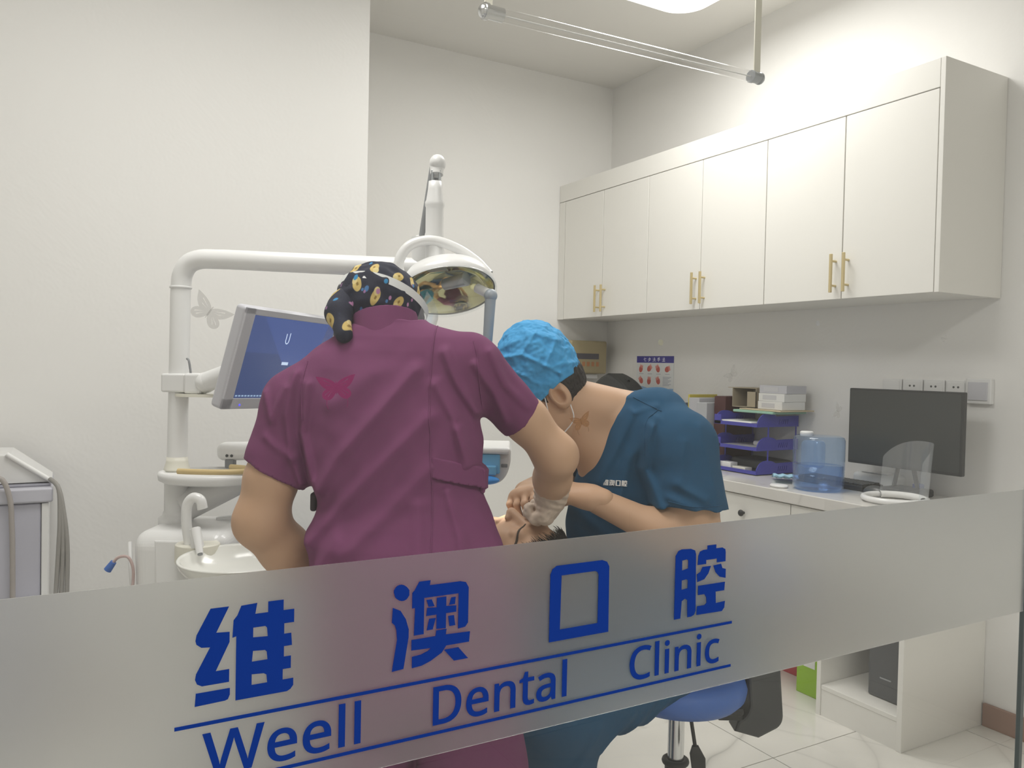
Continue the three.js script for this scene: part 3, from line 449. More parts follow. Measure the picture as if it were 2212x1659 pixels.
{ // operating lamp
  const t = fthing('operating_lamp', 'white dental operating lamp with mirrored reflector over the patient', 'lamp', [-0.17, 1.4, -1.98]);
  const knuckle = [-0.199, 1.805, -2.02];
  fpart(t, 'rear_arm', rod([-0.248, 1.565, -2.085], [-0.206, 1.80, -2.045], 0.0125, 0.016), M.grey); fpart(t, 'arm_joint', [at(new THREE.SphereGeometry(0.02, 16, 12), -0.247, 1.615, -2.08), rod([-0.246, 1.56, -2.085], [-0.247, 1.63, -2.08], 0.022)], M.plastic);
  fpart(t, 'knuckle', [at(new THREE.SphereGeometry(0.0205, 24, 16).scale(1, 1.1, 1.3), ...knuckle), rod([-0.2, 1.805, -2.02], [-0.2, 1.775, -2.012], 0.019, 0.016)], M.plastic);
  fpart(t, 'fork', [bx(-0.213, -0.207, 1.73, 1.785, -2.02, -2.0, 0.002), bx(-0.195, -0.189, 1.73, 1.785, -2.02, -2.0, 0.002)], M.steel);
  fpart(t, 'down_arm', lathe([[0.001, 1.60], [0.024, 1.60], [0.024, 1.622], [0.0225, 1.628], [0.0225, 1.66], [0.0225, 1.69], [0.0245, 1.694], [0.0245, 1.703], [0.022, 1.708], [0.018, 1.735], [0.0165, 1.755], [0.001, 1.756]], 32).translate(-0.202, 0, -2.0), M.white);
  // head, built about its own axis then tipped towards the patient's mouth
  const n = V(0.13, -0.8, 0.46).normalize(), qh = new THREE.Quaternion().setFromUnitVectors(V(0, -1, 0), n), c = [-0.168, 1.505, -1.99];
  const hd = (g) => g.applyQuaternion(qh).translate(...c);
  fpart(t, 'lamp_shell', hd(lathe([[0.118, -0.03], [0.121, -0.02], [0.119, -0.008], [0.1, 0.02], [0.07, 0.04], [0.03, 0.05], [0.001, 0.052]], 56).scale(1, 1, 0.86)), M.white);
  fpart(t, 'reflector', hd(lathe([[0.114, -0.028], [0.1, -0.006], [0.075, 0.013], [0.04, 0.027], [0.001, 0.03]], 56).scale(1, 1, 0.86)), std(lin(0.62, 0.6, 0.36), 0.08, { metalness: 1, side: THREE.DoubleSide }), null, 'yellowish mirrored reflector');
  fpart(t, 'bulb_cover', hd(rod([-0.005, -0.022, 0.02], [0.05, -0.038, 0.055], 0.014, 0.017)), M.steel);
  fpart(t, 'cover_rim', hd(new THREE.TorusGeometry(0.1185, 0.0045, 10, 60).rotateX(Math.PI / 2).scale(1, 1, 0.86).translate(0, -0.032, 0)), M.clear);
  fpart(t, 'cover_glass', hd(lathe([[0.117, -0.032], [0.09, -0.042], [0.05, -0.05], [0.001, -0.053]], 56).scale(1, 1, 0.86)), M.clear, null, 'clear domed cover');
  // loop handle over the head
  fpart(t, 'handle_loop', tube([[-0.275, 1.503, -1.965], [-0.285, 1.545, -1.965], [-0.262, 1.588, -1.97], [-0.21, 1.606, -1.98], [-0.15, 1.59, -1.98], [-0.095, 1.556, -1.975], [-0.062, 1.522, -1.965]], 0.0125, 70, 14), M.white);
  fpart(t, 'yoke', [rod([-0.203, 1.612, -2.0], [-0.195, 1.53, -2.0], 0.02, 0.03)], M.white);
  fpart(t, 'grip', [at(new THREE.SphereGeometry(0.0165, 16, 12), -0.056, 1.468, -1.93), rod([-0.056, 1.468, -1.93], [-0.062, 1.345, -1.93], 0.0135, 0.0115)], std(lin(0.36, 0.4, 0.44), 0.4)); fpart(t, 'grip_link', rod([-0.056, 1.47, -1.93], [-0.09, 1.488, -1.96], 0.012), M.white);
  const s = new THREE.SpotLight(lin(1, 0.93, 0.8), 1.6, 2, 0.05, 0.5, 2); s.name = 'operating_lamp'; s.castShadow = true; const b = t.userData_base; const src = V(c[0], c[1], c[2]).add(n.clone().multiplyScalar(0.06)); s.position.set(src.x - b[0], src.y - b[1], src.z - b[2]); s.target.position.set(-0.02 - b[0], 0.955 - b[1], -1.86 - b[2]); t.add(s, s.target);
}
{ // instrument tray table behind the assistant's waist
  const t = fthing('instrument_tray', 'white instrument table with rounded corner and handle slot', 'tray', [-0.07, 0.99, -2.4]);
  fpart(t, 'table_top', at(new RoundedBoxGeometry(0.3, 0.02, 0.22, 4, 0.009), -0.15, 1.053, -2.4), M.white);
  fpart(t, 'table_body', (() => { const s = new THREE.Shape(); s.moveTo(-0.29, 0.05); s.lineTo(-0.005, 0.05); s.lineTo(-0.005, 0.03); s.quadraticCurveTo(-0.012, -0.03, -0.045, -0.035); s.lineTo(-0.29, -0.035); s.lineTo(-0.29, 0.05); return ext(s, 0.17, 0.006).translate(0, 0.995, -2.49); })(), M.plastic);
  fpart(t, 'handle_slot', bx(-0.026, -0.008, 1.003, 1.013, -2.316, -2.311, 0.002), M.grey);
  const m = fthing('blue_pouch', 'light blue paper pouch hanging over the instrument table', 'pouch', [-0.06, 0.97, -2.31]);
  fpart(m, 'pouch', [bx(-0.12, -0.03, 0.985, 1.042, -2.308, -2.296, 0.005), bx(-0.11, -0.04, 0.982, 1.01, -2.298, -2.285, 0.005)], std(lin(0.16, 0.45, 0.72), 0.7));
  fpart(m, 'blue_cap', at(new THREE.SphereGeometry(1, 20, 14).scale(0.04, 0.013, 0.02), -0.07, 0.968, -2.29), std(lin(0.05, 0.33, 0.85), 0.4), null, 'bright blue rounded lip');
}
// ---------------------------------------------------------------- treatment cart at the left edge
{
  const t = thing('treatment_cart', 'lilac grey dental cart with white lid and hanging hoses', 'cart', [-0.26, 0, -3.03]); const o = (g) => g.translate(0.26, 0, 3.03);
  part('body', o(bx(-0.53, -0.045, 0.08, 0.84, -3.2, -2.88, 0.008)), M.lilac, t); part('side_panel', o(bx(-0.044, -0.024, 0.1, 0.84, -3.2, -2.875, 0.004)), M.plastic, t);
  part('top_lip', o(bx(-0.54, -0.013, 0.842, 0.889, -3.21, -2.866, 0.008)), std(lin(0.52, 0.52, 0.58), 0.4), t); part('control_strip', o(bx(-0.53, -0.02, 0.889, 0.896, -3.2, -2.9, 0.003)), M.lilacDark, t);
  const s = new THREE.Shape(); s.moveTo(-0.4, 0); s.lineTo(0.0, 0); s.lineTo(-0.112, 0.085); s.lineTo(-0.4, 0.095); s.lineTo(-0.4, 0);
  part('lid', o(ext(s, 0.24, 0.003).translate(-0.02, 0.9, -3.17)), M.plastic, t); part('lid_edge', o(rod([-0.14, 0.992, -2.922], [-0.018, 0.903, -2.918], 0.0075)), M.white, t);
  for (const x of [-0.48, -0.08]) part('wheel', o(new THREE.CylinderGeometry(0.04, 0.04, 0.03, 20).rotateZ(Math.PI / 2).translate(x, 0.041, -2.95)), M.black, t);
  for (let k = 0; k < 3; k++) part('hose', o(tube([[-0.022, 0.912, -2.9], [0.0, 0.89, -2.87], [0.006 + k * 0.006, 0.8, -2.85], [0.003 + k * 0.012, 0.7, -2.845], [-0.004 + k * 0.015, 0.54, -2.845], [-0.01 + k * 0.015, 0.3, -2.85], [-0.02, 0.12, -2.86]], 0.0068, 60, 8)), M.hose, t);
  part('hose', o(tube([[-0.2, 0.935, -2.86], [-0.15, 0.925, -2.85], [-0.128, 0.87, -2.845], [-0.121, 0.78, -2.845], [-0.118, 0.55, -2.845], [-0.12, 0.3, -2.85], [-0.13, 0.12, -2.86]], 0.0078, 60, 8)), std(lin(0.36, 0.33, 0.31), 0.5), t);
  part('hose_tray', o(bx(-0.11, 0.035, 0.528, 0.545, -2.872, -2.77, 0.007)), M.white, t);
  part('hose_fitting', o(rod([-0.22, 0.94, -2.865], [-0.168, 0.93, -2.853], 0.012)), std(lin(0.55, 0.25, 0.06), 0.4), t, 'orange hose fitting');
}
// ---------------------------------------------------------------- smooth bodies: distance fields meshed with surface nets
const hyp = Math.hypot, mix = (a, b, t) => a + (b - a) * t, clamp = (v, a, b) => Math.max(a, Math.min(b, v));
const smin = (a, b, k) => { const h = Math.max(k - Math.abs(a - b), 0) / k; return Math.min(a, b) - h * h * k * 0.25; };
const smax = (a, b, k) => -smin(-a, -b, k);
function cone(a, b, ra, rb) {                         // tapered capsule
  const dx = b[0] - a[0], dy = b[1] - a[1], dz = b[2] - a[2], L2 = dx * dx + dy * dy + dz * dz || 1e-9;
  return (x, y, z) => { const px = x - a[0], py = y - a[1], pz = z - a[2], t = clamp((px * dx + py * dy + pz * dz) / L2, 0, 1); return hyp(px - dx * t, py - dy * t, pz - dz * t) - mix(ra, rb, t); };
}
function egg(c, r) {                                  // ellipsoid
  return (x, y, z) => { const px = x - c[0], py = y - c[1], pz = z - c[2], k0 = hyp(px / r[0], py / r[1], pz / r[2]), k1 = hyp(px / (r[0] * r[0]), py / (r[1] * r[1]), pz / (r[2] * r[2])); return k1 < 1e-9 ? -Math.min(...r) : k0 * (k0 - 1) / k1; };
}
function loft(st, grow = 0) {                         // stack of level ovals [y, xc, zc, a, b], y falling or rising
  const s = [...st].sort((p, q) => p[0] - q[0]), n = s.length;
  return (x, y, z) => {
    let i = 0; while (i < n - 2 && y > s[i + 1][0]) i++;
    const p = s[i], q = s[i + 1]; let t = clamp((y - p[0]) / (q[0] - p[0]), 0, 1);
    const cr = (k) => { const p0 = s[Math.max(0, i - 1)][k], p1 = p[k], p2 = q[k], p3 = s[Math.min(n - 1, i + 2)][k]; return p1 + 0.5 * t * (p2 - p0 + t * (2 * p0 - 5 * p1 + 4 * p2 - p3 + t * (3 * (p1 - p2) + p3 - p0))); };
    const a = Math.max(0.004, cr(3) + grow), b = Math.max(0.004, cr(4) + grow), d = (hyp((x - cr(1)) / a, (z - cr(2)) / b) - 1) * Math.min(a, b);
    const over = Math.max(s[0][0] - y, y - s[n - 1][0] - grow); return over > 0 ? hyp(Math.max(d, 0), over) : Math.max(d, over);
  };
}
const plane = (p, n) => { const L = hyp(...n); return (x, y, z) => ((x - p[0]) * n[0] + (y - p[1]) * n[1] + (z - p[2]) * n[2]) / L; };
const unite = (k, ...fs) => (x, y, z) => { let d = fs[0](x, y, z); for (let i = 1; i < fs.length; i++) d = smin(d, fs[i](x, y, z), k); return d; };
function folds(list) {                                // raised folds of cloth along lines in the x-y plane: [points, height, width]
  return (x, y) => { let s = 0; for (const [p, h, w] of list) { let best = 1e9; for (let i = 0; i + 1 < p.length; i++) { const ax = p[i][0], ay = p[i][1], dx = p[i + 1][0] - ax, dy = p[i + 1][1] - ay, t = clamp(((x - ax) * dx + (y - ay) * dy) / (dx * dx + dy * dy), 0, 1); best = Math.min(best, hyp(x - ax - dx * t, y - ay - dy * t)); } if (best < 3 * w) s += h * Math.exp(-(best * best) / (w * w)); } return s; };
}
function meshField(f, lo, hi, h) {
  const n = [0, 1, 2].map((k) => Math.ceil((hi[k] - lo[k]) / h) + 1), [nx, ny, nz] = n, val = new Float32Array(nx * ny * nz), B = 4, id = (i, j, k) => i + nx * (j + ny * k);
  for (let k0 = 0; k0 < nz; k0 += B) for (let j0 = 0; j0 < ny; j0 += B) for (let i0 = 0; i0 < nx; i0 += B) {
    const c = f(lo[0] + (i0 + B / 2) * h, lo[1] + (j0 + B / 2) * h, lo[2] + (k0 + B / 2) * h), far = Math.abs(c) > h * B * 2.4;
    for (let k = k0; k < Math.min(nz, k0 + B); k++) for (let j = j0; j < Math.min(ny, j0 + B); j++) for (let i = i0; i < Math.min(nx, i0 + B); i++) val[id(i, j, k)] = far ? c : f(lo[0] + i * h, lo[1] + j * h, lo[2] + k * h);
  }
  const vi = new Int32Array(nx * ny * nz).fill(-1), pos = [], idx = [];
  const E = [[0, 1], [2, 3], [4, 5], [6, 7], [0, 2], [1, 3], [4, 6], [5, 7], [0, 4], [1, 5], [2, 6], [3, 7]];
  for (let k = 0; k < nz - 1; k++) for (let j = 0; j < ny - 1; j++) for (let i = 0; i < nx - 1; i++) {
    const v = []; let m = 0; for (let q = 0; q < 8; q++) { const w = val[id(i + (q & 1), j + ((q >> 1) & 1), k + (q >> 2))]; v.push(w); if (w < 0) m |= 1 << q; }
    if (m === 0 || m === 255) continue;
    let x = 0, y = 0, z = 0, c = 0;
    for (const [a, b] of E) { if ((v[a] < 0) === (v[b] < 0)) continue; const t = v[a] / (v[a] - v[b]); x += mix(a & 1, b & 1, t); y += mix((a >> 1) & 1, (b >> 1) & 1, t); z += mix(a >> 2, b >> 2, t); c++; }
    vi[id(i, j, k)] = pos.length / 3; pos.push(lo[0] + (i + x / c) * h, lo[1] + (j + y / c) * h, lo[2] + (k + z / c) * h);
  }
  const quad = (a, b, c, d, flip) => { if (a < 0 || b < 0 || c < 0 || d < 0) return; if (flip) idx.push(a, c, b, a, d, c); else idx.push(a, b, c, a, c, d); };
  for (let k = 1; k < nz - 1; k++) for (let j = 1; j < ny - 1; j++) for (let i = 1; i < nx - 1; i++) {
    const s = val[id(i, j, k)] < 0;
    if (s !== val[id(i + 1, j, k)] < 0) quad(vi[id(i, j - 1, k - 1)], vi[id(i, j, k - 1)], vi[id(i, j, k)], vi[id(i, j - 1, k)], !s);
    if (s !== val[id(i, j + 1, k)] < 0) quad(vi[id(i - 1, j, k - 1)], vi[id(i - 1, j, k)], vi[id(i, j, k)], vi[id(i, j, k - 1)], !s);
    if (s !== val[id(i, j, k + 1)] < 0) quad(vi[id(i - 1, j - 1, k)], vi[id(i, j - 1, k)], vi[id(i, j, k)], vi[id(i - 1, j, k)], !s);
  }
  const nor = new Float32Array(pos.length), e = h * 0.7;
  for (let q = 0; q < pos.length; q += 3) { const [x, y, z] = [pos[q], pos[q + 1], pos[q + 2]]; let a = f(x + e, y, z) - f(x - e, y, z), b = f(x, y + e, z) - f(x, y - e, z), c = f(x, y, z + e) - f(x, y, z - e); const L = hyp(a, b, c) || 1; nor[q] = a / L; nor[q + 1] = b / L; nor[q + 2] = c / L; }
  const g = new THREE.BufferGeometry(); g.setAttribute('position', new THREE.Float32BufferAttribute(pos, 3)); g.setAttribute('normal', new THREE.BufferAttribute(nor, 3)); g.setAttribute('uv', new THREE.BufferAttribute(new Float32Array(pos.length / 3 * 2), 2)); g.setIndex(idx); return g;
}
const joinIdx = (list) => mergeGeometries(list);
// frame with own axes: c centre, k up, n forward
function frame(c, k, n) { const y = V(...k).normalize(), z = V(...n); z.addScaledVector(y, -z.dot(y)).normalize(); const x = y.clone().cross(z); return { c, x, y, z, to: (a, b, d) => { const p = a - c[0], q = b - c[1], r = d - c[2]; return [p * x.x + q * x.y + r * x.z, p * y.x + q * y.y + r * y.z, p * z.x + q * z.y + r * z.z]; }, out: (a, b, d) => [c[0] + a * x.x + b * y.x + d * z.x, c[1] + a * x.y + b * y.y + d * z.y, c[2] + a * x.z + b * y.z + d * z.z] }; }
const inFrame = (F, f) => (a, b, d) => { const q = F.to(a, b, d); return f(q[0], q[1], q[2]); };
// head: y to the crown, z to the face, x to the person's left
const skull = egg([0, 0.025, -0.012], [0.073, 0.09, 0.093]);
const headField = (() => {
  const jaw = egg([0, -0.04, 0.022], [0.057, 0.076, 0.062]), chin = egg([0, -0.1, 0.058], [0.022, 0.018, 0.018]), nose = cone([0, 0.008, 0.082], [0, -0.034, 0.1], 0.008, 0.0125), nl = cone([-0.012, -0.036, 0.092], [0.012, -0.036, 0.092], 0.007, 0.007), brow = cone([-0.032, 0.024, 0.072], [0.032, 0.024, 0.072], 0.013, 0.013);
  const lipU = cone([-0.02, -0.062, 0.079], [0.02, -0.062, 0.079], 0.006, 0.006), lipL = cone([-0.016, -0.072, 0.077], [0.016, -0.072, 0.077], 0.0065, 0.0065), cheek = [egg([0.036, -0.03, 0.055], [0.022, 0.022, 0.02]), egg([-0.036, -0.03, 0.055], [0.022, 0.022, 0.02])];
  const eye = [egg([0.031, 0.003, 0.068], [0.015, 0.011, 0.012]), egg([-0.031, 0.003, 0.068], [0.015, 0.011, 0.012])], soc = [egg([0.031, 0.004, 0.09], [0.019, 0.013, 0.014]), egg([-0.031, 0.004, 0.09], [0.019, 0.013, 0.014])];
  const ear = [], conch = []; for (const s of [1, -1]) { ear.push(egg([s * 0.078, -0.006, -0.016], [0.0135, 0.035, 0.023]), egg([s * 0.071, -0.03, -0.008], [0.009, 0.013, 0.01])); conch.push(egg([s * 0.093, -0.007, -0.012], [0.02, 0.021, 0.0125]), egg([s * 0.094, 0.015, -0.02], [0.011, 0.01, 0.013])); }
  return (x, y, z) => {
    let d = smin(skull(x, y, z), jaw(x, y, z), 0.035); d = smin(d, chin(x, y, z), 0.02); d = smin(d, brow(x, y, z), 0.015); for (const c of cheek) d = smin(d, c(x, y, z), 0.02);
    for (const s of soc) d = smax(d, -s(x, y, z), 0.012); for (const q of eye) d = smin(d, q(x, y, z), 0.005);
    d = smin(d, nose(x, y, z), 0.012); d = smin(d, nl(x, y, z), 0.006); d = smin(d, lipU(x, y, z), 0.005); d = smin(d, lipL(x, y, z), 0.005);
    for (const q of ear) d = smin(d, q(x, y, z), 0.008); for (const q of conch) d = smax(d, -q(x, y, z), 0.005); return d;
  };
})();
function headMesh(F, grow = 0.17, h = 0.0034) { const c = F.c; return meshField(inFrame(F, headField), c.map((v) => v - grow), c.map((v) => v + grow), h); }
// hand: y along the fingers, z out of the back of the hand, thumb on side * x; curl = bends of the four fingers (index first), in radians
function handField(F, side, curl, thumb = [0.5, 0.5], s = 1) {
  const fs = [], W = 0.021; const base = [-1.5, -0.5, 0.5, 1.5], len = [0.07, 0.078, 0.072, 0.056];
  const C = (a, b, ra, rb) => fs.push(cone(a, b, ra, rb));
  C([side * 0.012, 0.0, 0], [side * 0.024, 0.07, 0.003], 0.019, 0.014); C([0, 0, 0], [0, 0.078, 0.004], 0.02, 0.0145); C([-side * 0.012, 0, 0], [-side * 0.02, 0.07, 0.002], 0.018, 0.0135); C([0, -0.03, 0], [0, 0.01, 0], 0.024, 0.023);
  const palm = unite(0.02, ...fs); const fingers = [];
  base.forEach((bq, i) => { let x = -side * bq * W * 0.93, y = 0.08 - Math.abs(bq + 0.4) * 0.006, z = 0.003, ang = 0; const seg = [len[i] * 0.46, len[i] * 0.31, len[i] * 0.25], ch = []; let p = [x, y - 0.012, z]; const sp = -side * bq * 0.05;
    seg.forEach((L, k) => { ang += curl[i] * [0.8, 1.1, 0.7][k]; const q = [p[0] + Math.sin(sp) * L * Math.cos(ang), p[1] + Math.cos(ang) * (L + (k ? 0 : 0.012)), p[2] - Math.sin(ang) * L]; ch.push(cone(p, q, 0.0092 - k * 0.0008, 0.0085 - k * 0.0008)); p = q; }); fingers.push(unite(0.004, ...ch)); });
  const ta = thumb[0], tb = thumb[1], t0 = [side * 0.02, 0.012, -0.006], t1 = [t0[0] + side * Math.sin(ta) * 0.042, t0[1] + Math.cos(ta) * 0.042, t0[2] - 0.012 - 0.018 * tb], t2 = [t1[0] + side * Math.sin(ta * 0.4) * 0.03, t1[1] + Math.cos(ta * 0.4) * 0.03, t1[2] - 0.022 * tb], t3 = [t2[0] + side * Math.sin(-0.2 * tb) * 0.02, t2[1] + 0.022, t2[2] - 0.014 * tb];
  const th = unite(0.006, cone(t0, t1, 0.016, 0.0115), cone(t1, t2, 0.0112, 0.0102), cone(t2, t3, 0.0102, 0.0085));
  return inFrame(F, (x, y, z) => { x /= s; y /= s; z /= s; let d = palm(x, y, z); let m = 1e9; for (const q of fingers) m = Math.min(m, q(x, y, z)); d = smin(d, m, 0.007); return smin(d, th(x, y, z), 0.009) * s; });
}
function handMesh(F, side, curl, thumb, s = 1, h = 0.003) { const m = F.out(0, 0.06, 0), R = 0.125 * s + 0.012; return meshField(handField(F, side, curl, thumb, s), m.map((v) => v - R), m.map((v) => v + R), h); }
// thin stitched line that follows a field, found by stepping from the camera side
function onSurface(f, x, y, z0) { let z = z0; for (let i = 0; i < 400; i++) { const d = f(x, y, z); if (d < 0.0008) return z; z -= Math.max(0.0008, d * 0.6); if (z0 - z > 0.6) return null; } return z; }
function seamTube(f, pts, z0, r = 0.0013) {
  const c = new THREE.CatmullRomCurve3(pts.map(([x, y]) => V(x, y, 0))), out = []; for (let i = 0; i <= 40; i++) { const p = c.getPoint(i / 40), z = onSurface(f, p.x, p.y, z0); if (z !== null) out.push([p.x, p.y, z + r * 0.2]); } return tube(out, r, 80, 6);
}

// ---------------------------------------------------------------- standing assistant in the purple tunic
{
  const t = fthing('person', 'standing assistant in purple tunic and patterned cap leaning over the patient', 'person', [-0.17, 0, -1.46]);
  const ST = [[0.70, -0.165, -1.44, 0.205, 0.135], [0.80, -0.172, -1.44, 0.197, 0.135], [0.927, -0.180, -1.45, 0.181, 0.125], [0.974, -0.191, -1.465, 0.179, 0.12], [1.01, -0.196, -1.48, 0.168, 0.112], [1.038, -0.2, -1.49, 0.160, 0.105], [1.067, -0.213, -1.5, 0.160, 0.103], [1.109, -0.222, -1.515, 0.169, 0.106], [1.152, -0.229, -1.53, 0.175, 0.11], [1.196, -0.237, -1.545, 0.175, 0.112], [1.24, -0.241, -1.56, 0.178, 0.11], [1.286, -0.241, -1.57, 0.172, 0.1], [1.322, -0.236, -1.58, 0.150, 0.088], [1.35, -0.234, -1.585, 0.122, 0.076], [1.369, -0.24, -1.59, 0.094, 0.066], [1.385, -0.242, -1.59, 0.066, 0.056]];
  const shL = cone([-0.36, 1.262, -1.56], [-0.425, 1.213, -1.53], 0.05, 0.047), shR = cone([-0.14, 1.302, -1.572], [-0.085, 1.296, -1.57], 0.056, 0.058);
  const fold = folds([[[[-0.18, 1.287], [-0.236, 1.214], [-0.312, 1.125], [-0.344, 1.069]], 0.010, 0.013], [[[-0.152, 1.2], [-0.221, 1.129], [-0.289, 1.057], [-0.356, 0.981]], 0.009, 0.015], [[[-0.142, 1.113], [-0.211, 1.041], [-0.288, 0.969]], 0.007, 0.016], [[[-0.405, 1.276], [-0.413, 1.201], [-0.403, 1.135], [-0.386, 1.073]], 0.008, 0.009], [[[-0.379, 1.257], [-0.385, 1.169], [-0.36, 1.082]], 0.007, 0.009], [[[-0.128, 1.323], [-0.101, 1.263], [-0.065, 1.211]], 0.008, 0.010], [[[-0.14, 1.262], [-0.104, 1.201], [-0.081, 1.114]], 0.008, 0.012], [[[-0.095, 1.18], [-0.072, 1.12]], 0.006, 0.009],
    [[[-0.462, 1.24], [-0.441, 1.19], [-0.42, 1.25]], 0.006, 0.008], [[[-0.45, 1.16], [-0.40, 1.12]], 0.005, 0.008], [[[-0.043, 1.326], [-0.014, 1.263], [0.032, 1.219]], 0.006, 0.009], [[[-0.07, 1.3], [-0.032, 1.245], [-0.012, 1.19]], 0.006, 0.009], [[[-0.3, 0.99], [-0.33, 0.94]], 0.006, 0.012], [[[-0.11, 1.07], [-0.085, 1.0], [-0.07, 0.93]], 0.008, 0.010], [[[-0.16, 1.05], [-0.15, 0.95]], 0.006, 0.012], [[[-0.26, 1.28], [-0.33, 1.22]], 0.005, 0.018]]);
  const body = loft(ST), hemL = [-0.447, 1.085, -1.5], hemR = [0.026, 1.193, -1.62];
  const slL = cone([-0.425, 1.232, -1.53], [-0.454, 1.05, -1.497], 0.05, 0.062), slR = cone([-0.085, 1.303, -1.57], [0.06, 1.155, -1.636], 0.057, 0.047);
  const cutL = plane(hemL, [-0.46, -0.88, 0.12]), cutR = plane(hemR, [0.68, -0.70, -0.2]), inL = cone([-0.446, 1.115, -1.508], [-0.464, 1.0, -1.49], 0.043, 0.053), inR = cone([0.01, 1.21, -1.61], [0.1, 1.115, -1.655], 0.038, 0.040);
  const tunic = (x, y, z) => {
    let d = smin(body(x, y, z), shL(x, y, z), 0.045); d = smin(d, shR(x, y, z), 0.05);
    const a = Math.max(slL(x, y, z), cutL(x, y, z)), b = Math.max(slR(x, y, z), cutR(x, y, z)); d = smin(d, Math.max(a, -inL(x, y, z)), 0.022); d = smin(d, Math.max(b, -inR(x, y, z)), 0.022);
    d = Math.max(d, -inL(x, y, z), -inR(x, y, z), 0.705 - y);
    if (Math.abs(d) < 0.05) { d -= 1.35 * fold(x, y) * clamp((z + 1.62) / 0.08, 0, 1); d += 0.0016 * noise3(x * 16, y * 16, z * 16); }
    return d;
  };
  const tg = meshField(tunic, [-0.54, 0.69, -1.76], [0.11, 1.42, -1.28], 0.0043);
  fpart(t, 'tunic', tg, M.purple);
  fpart(t, 'seam', [seamTube(tunic, [[-0.149, 1.375], [-0.151, 1.323], [-0.151, 1.244], [-0.145, 1.157], [-0.137, 1.061], [-0.132, 0.964]], -1.25), seamTube(tunic, [[-0.075, 1.345], [-0.067, 1.316], [-0.062, 1.264], [-0.056, 1.215]], -1.25), seamTube(tunic, [[-0.39, 1.3], [-0.391, 1.248], [-0.384, 1.19]], -1.25)], M.purple);
  // half belt on the back with its button tab
  const beltY = (x) => mix(1.114, 1.095, clamp((x + 0.138) / 0.075, 0, 1)) - Math.max(0, x + 0.063) * 0.5;
  fpart(t, 'half_belt', meshField((x, y, z) => Math.max(body(x, y, z) - 0.008, Math.abs(y - beltY(x)) - 0.0185, -0.142 - x, x + 0.035, -1.66 - z), [-0.16, 1.04, -1.68], [0.0, 1.16, -1.36], 0.0036), M.purple);
  fpart(t, 'button_tab', at(new RoundedBoxGeometry(0.012, 0.046, 0.05, 3, 0.005), -0.052, 1.083, -1.50), M.purple); fpart(t, 'button_tab', at(new RoundedBoxGeometry(0.012, 0.035, 0.04, 3, 0.005), -0.367, 1.037, -1.5), M.darkClip);
  // stand collar
  const ca = [-0.252, 1.335, -1.582], cb = [-0.26, 1.405, -1.56], cring = cone(ca, [-0.266, 1.45, -1.625], 0.068, 0.064), cin = cone(ca, [-0.268, 1.47, -1.635], 0.062, 0.058), ctop = plane(cb, [-0.12, 0.9, -0.3]);
  fpart(t, 'collar', meshField((x, y, z) => Math.max(cring(x, y, z), -cin(x, y, z), ctop(x, y, z), 1.33 - y), [-0.36, 1.31, -1.72], [-0.15, 1.46, -1.5], 0.003), M.purple);
  // trousers and shoes
  const legL = unite(0.04, cone([-0.25, 0.86, -1.44], [-0.26, 0.5, -1.45], 0.105, 0.092), cone([-0.26, 0.5, -1.45], [-0.265, 0.06, -1.44], 0.092, 0.078)), legR = unite(0.04, cone([-0.08, 0.86, -1.44], [-0.058, 0.55, -1.45], 0.108, 0.095), cone([-0.058, 0.55, -1.45], [-0.05, 0.06, -1.44], 0.095, 0.08));
  const trou = (x, y, z) => { let d = Math.min(legL(x, y, z), legR(x, y, z)); d = smin(d, egg([-0.165, 0.86, -1.44], [0.175, 0.1, 0.115])(x, y, z), 0.04); return Math.max(d, 0.035 - y) - 0.003 * noise3(x * 9, y * 5, z * 9); };
  fpart(t, 'trousers', meshField(trou, [-0.4, 0.02, -1.6], [0.1, 0.97, -1.28], 0.009), M.purple);
  for (const x of [-0.265, -0.05]) fpart(t, 'shoe', meshField(unite(0.03, cone([x, 0.04, -1.42], [x, 0.035, -1.57], 0.04, 0.036)), [x - 0.08, -0.01, -1.64], [x + 0.08, 0.1, -1.35], 0.008).scale(1, 1, 1), M.plastic);
  // body: head, neck, trunk, arms
  const HF = frame([-0.281, 1.378, -1.665], [0.2, 0.82, -0.5], [0.3, -0.58, -0.75]);
  const armL = unite(0.03, cone([-0.425, 1.215, -1.53], [-0.45, 1.08, -1.5], 0.042, 0.045), cone([-0.452, 1.07, -1.5], [-0.466, 1.0, -1.492], 0.046, 0.0465), cone([-0.468, 0.995, -1.492], [-0.43, 0.935, -1.53], 0.046, 0.0435), cone([-0.43, 0.935, -1.53], [-0.36, 0.845, -1.62], 0.0435, 0.029));
  const armR = unite(0.03, cone([-0.09, 1.3, -1.57], [0.028, 1.192, -1.62], 0.042, 0.0405), cone([0.03, 1.19, -1.62], [0.092, 1.12, -1.632], 0.0415, 0.042), cone([0.094, 1.112, -1.635], [0.09, 1.06, -1.69], 0.0415, 0.036), cone([0.09, 1.06, -1.69], [0.09, 1.02, -1.73], 0.036, 0.029));
  const neck = cone([-0.242, 1.33, -1.585], [-0.268, 1.40, -1.63], 0.05, 0.048), trunk = loft(ST.slice(2).map((s) => [s[0], s[1], s[2], s[3] - 0.014, s[4] - 0.014]));
  const hipL = cone([-0.25, 0.86, -1.44], [-0.265, 0.08, -1.44], 0.085, 0.045), hipR = cone([-0.08, 0.86, -1.44], [-0.05, 0.08, -1.44], 0.085, 0.045);
  const bodyF = (x, y, z) => { let d = smin(trunk(x, y, z), neck(x, y, z), 0.02); d = Math.min(d, armL(x, y, z), armR(x, y, z)); return Math.min(d, hipL(x, y, z), hipR(x, y, z)); };
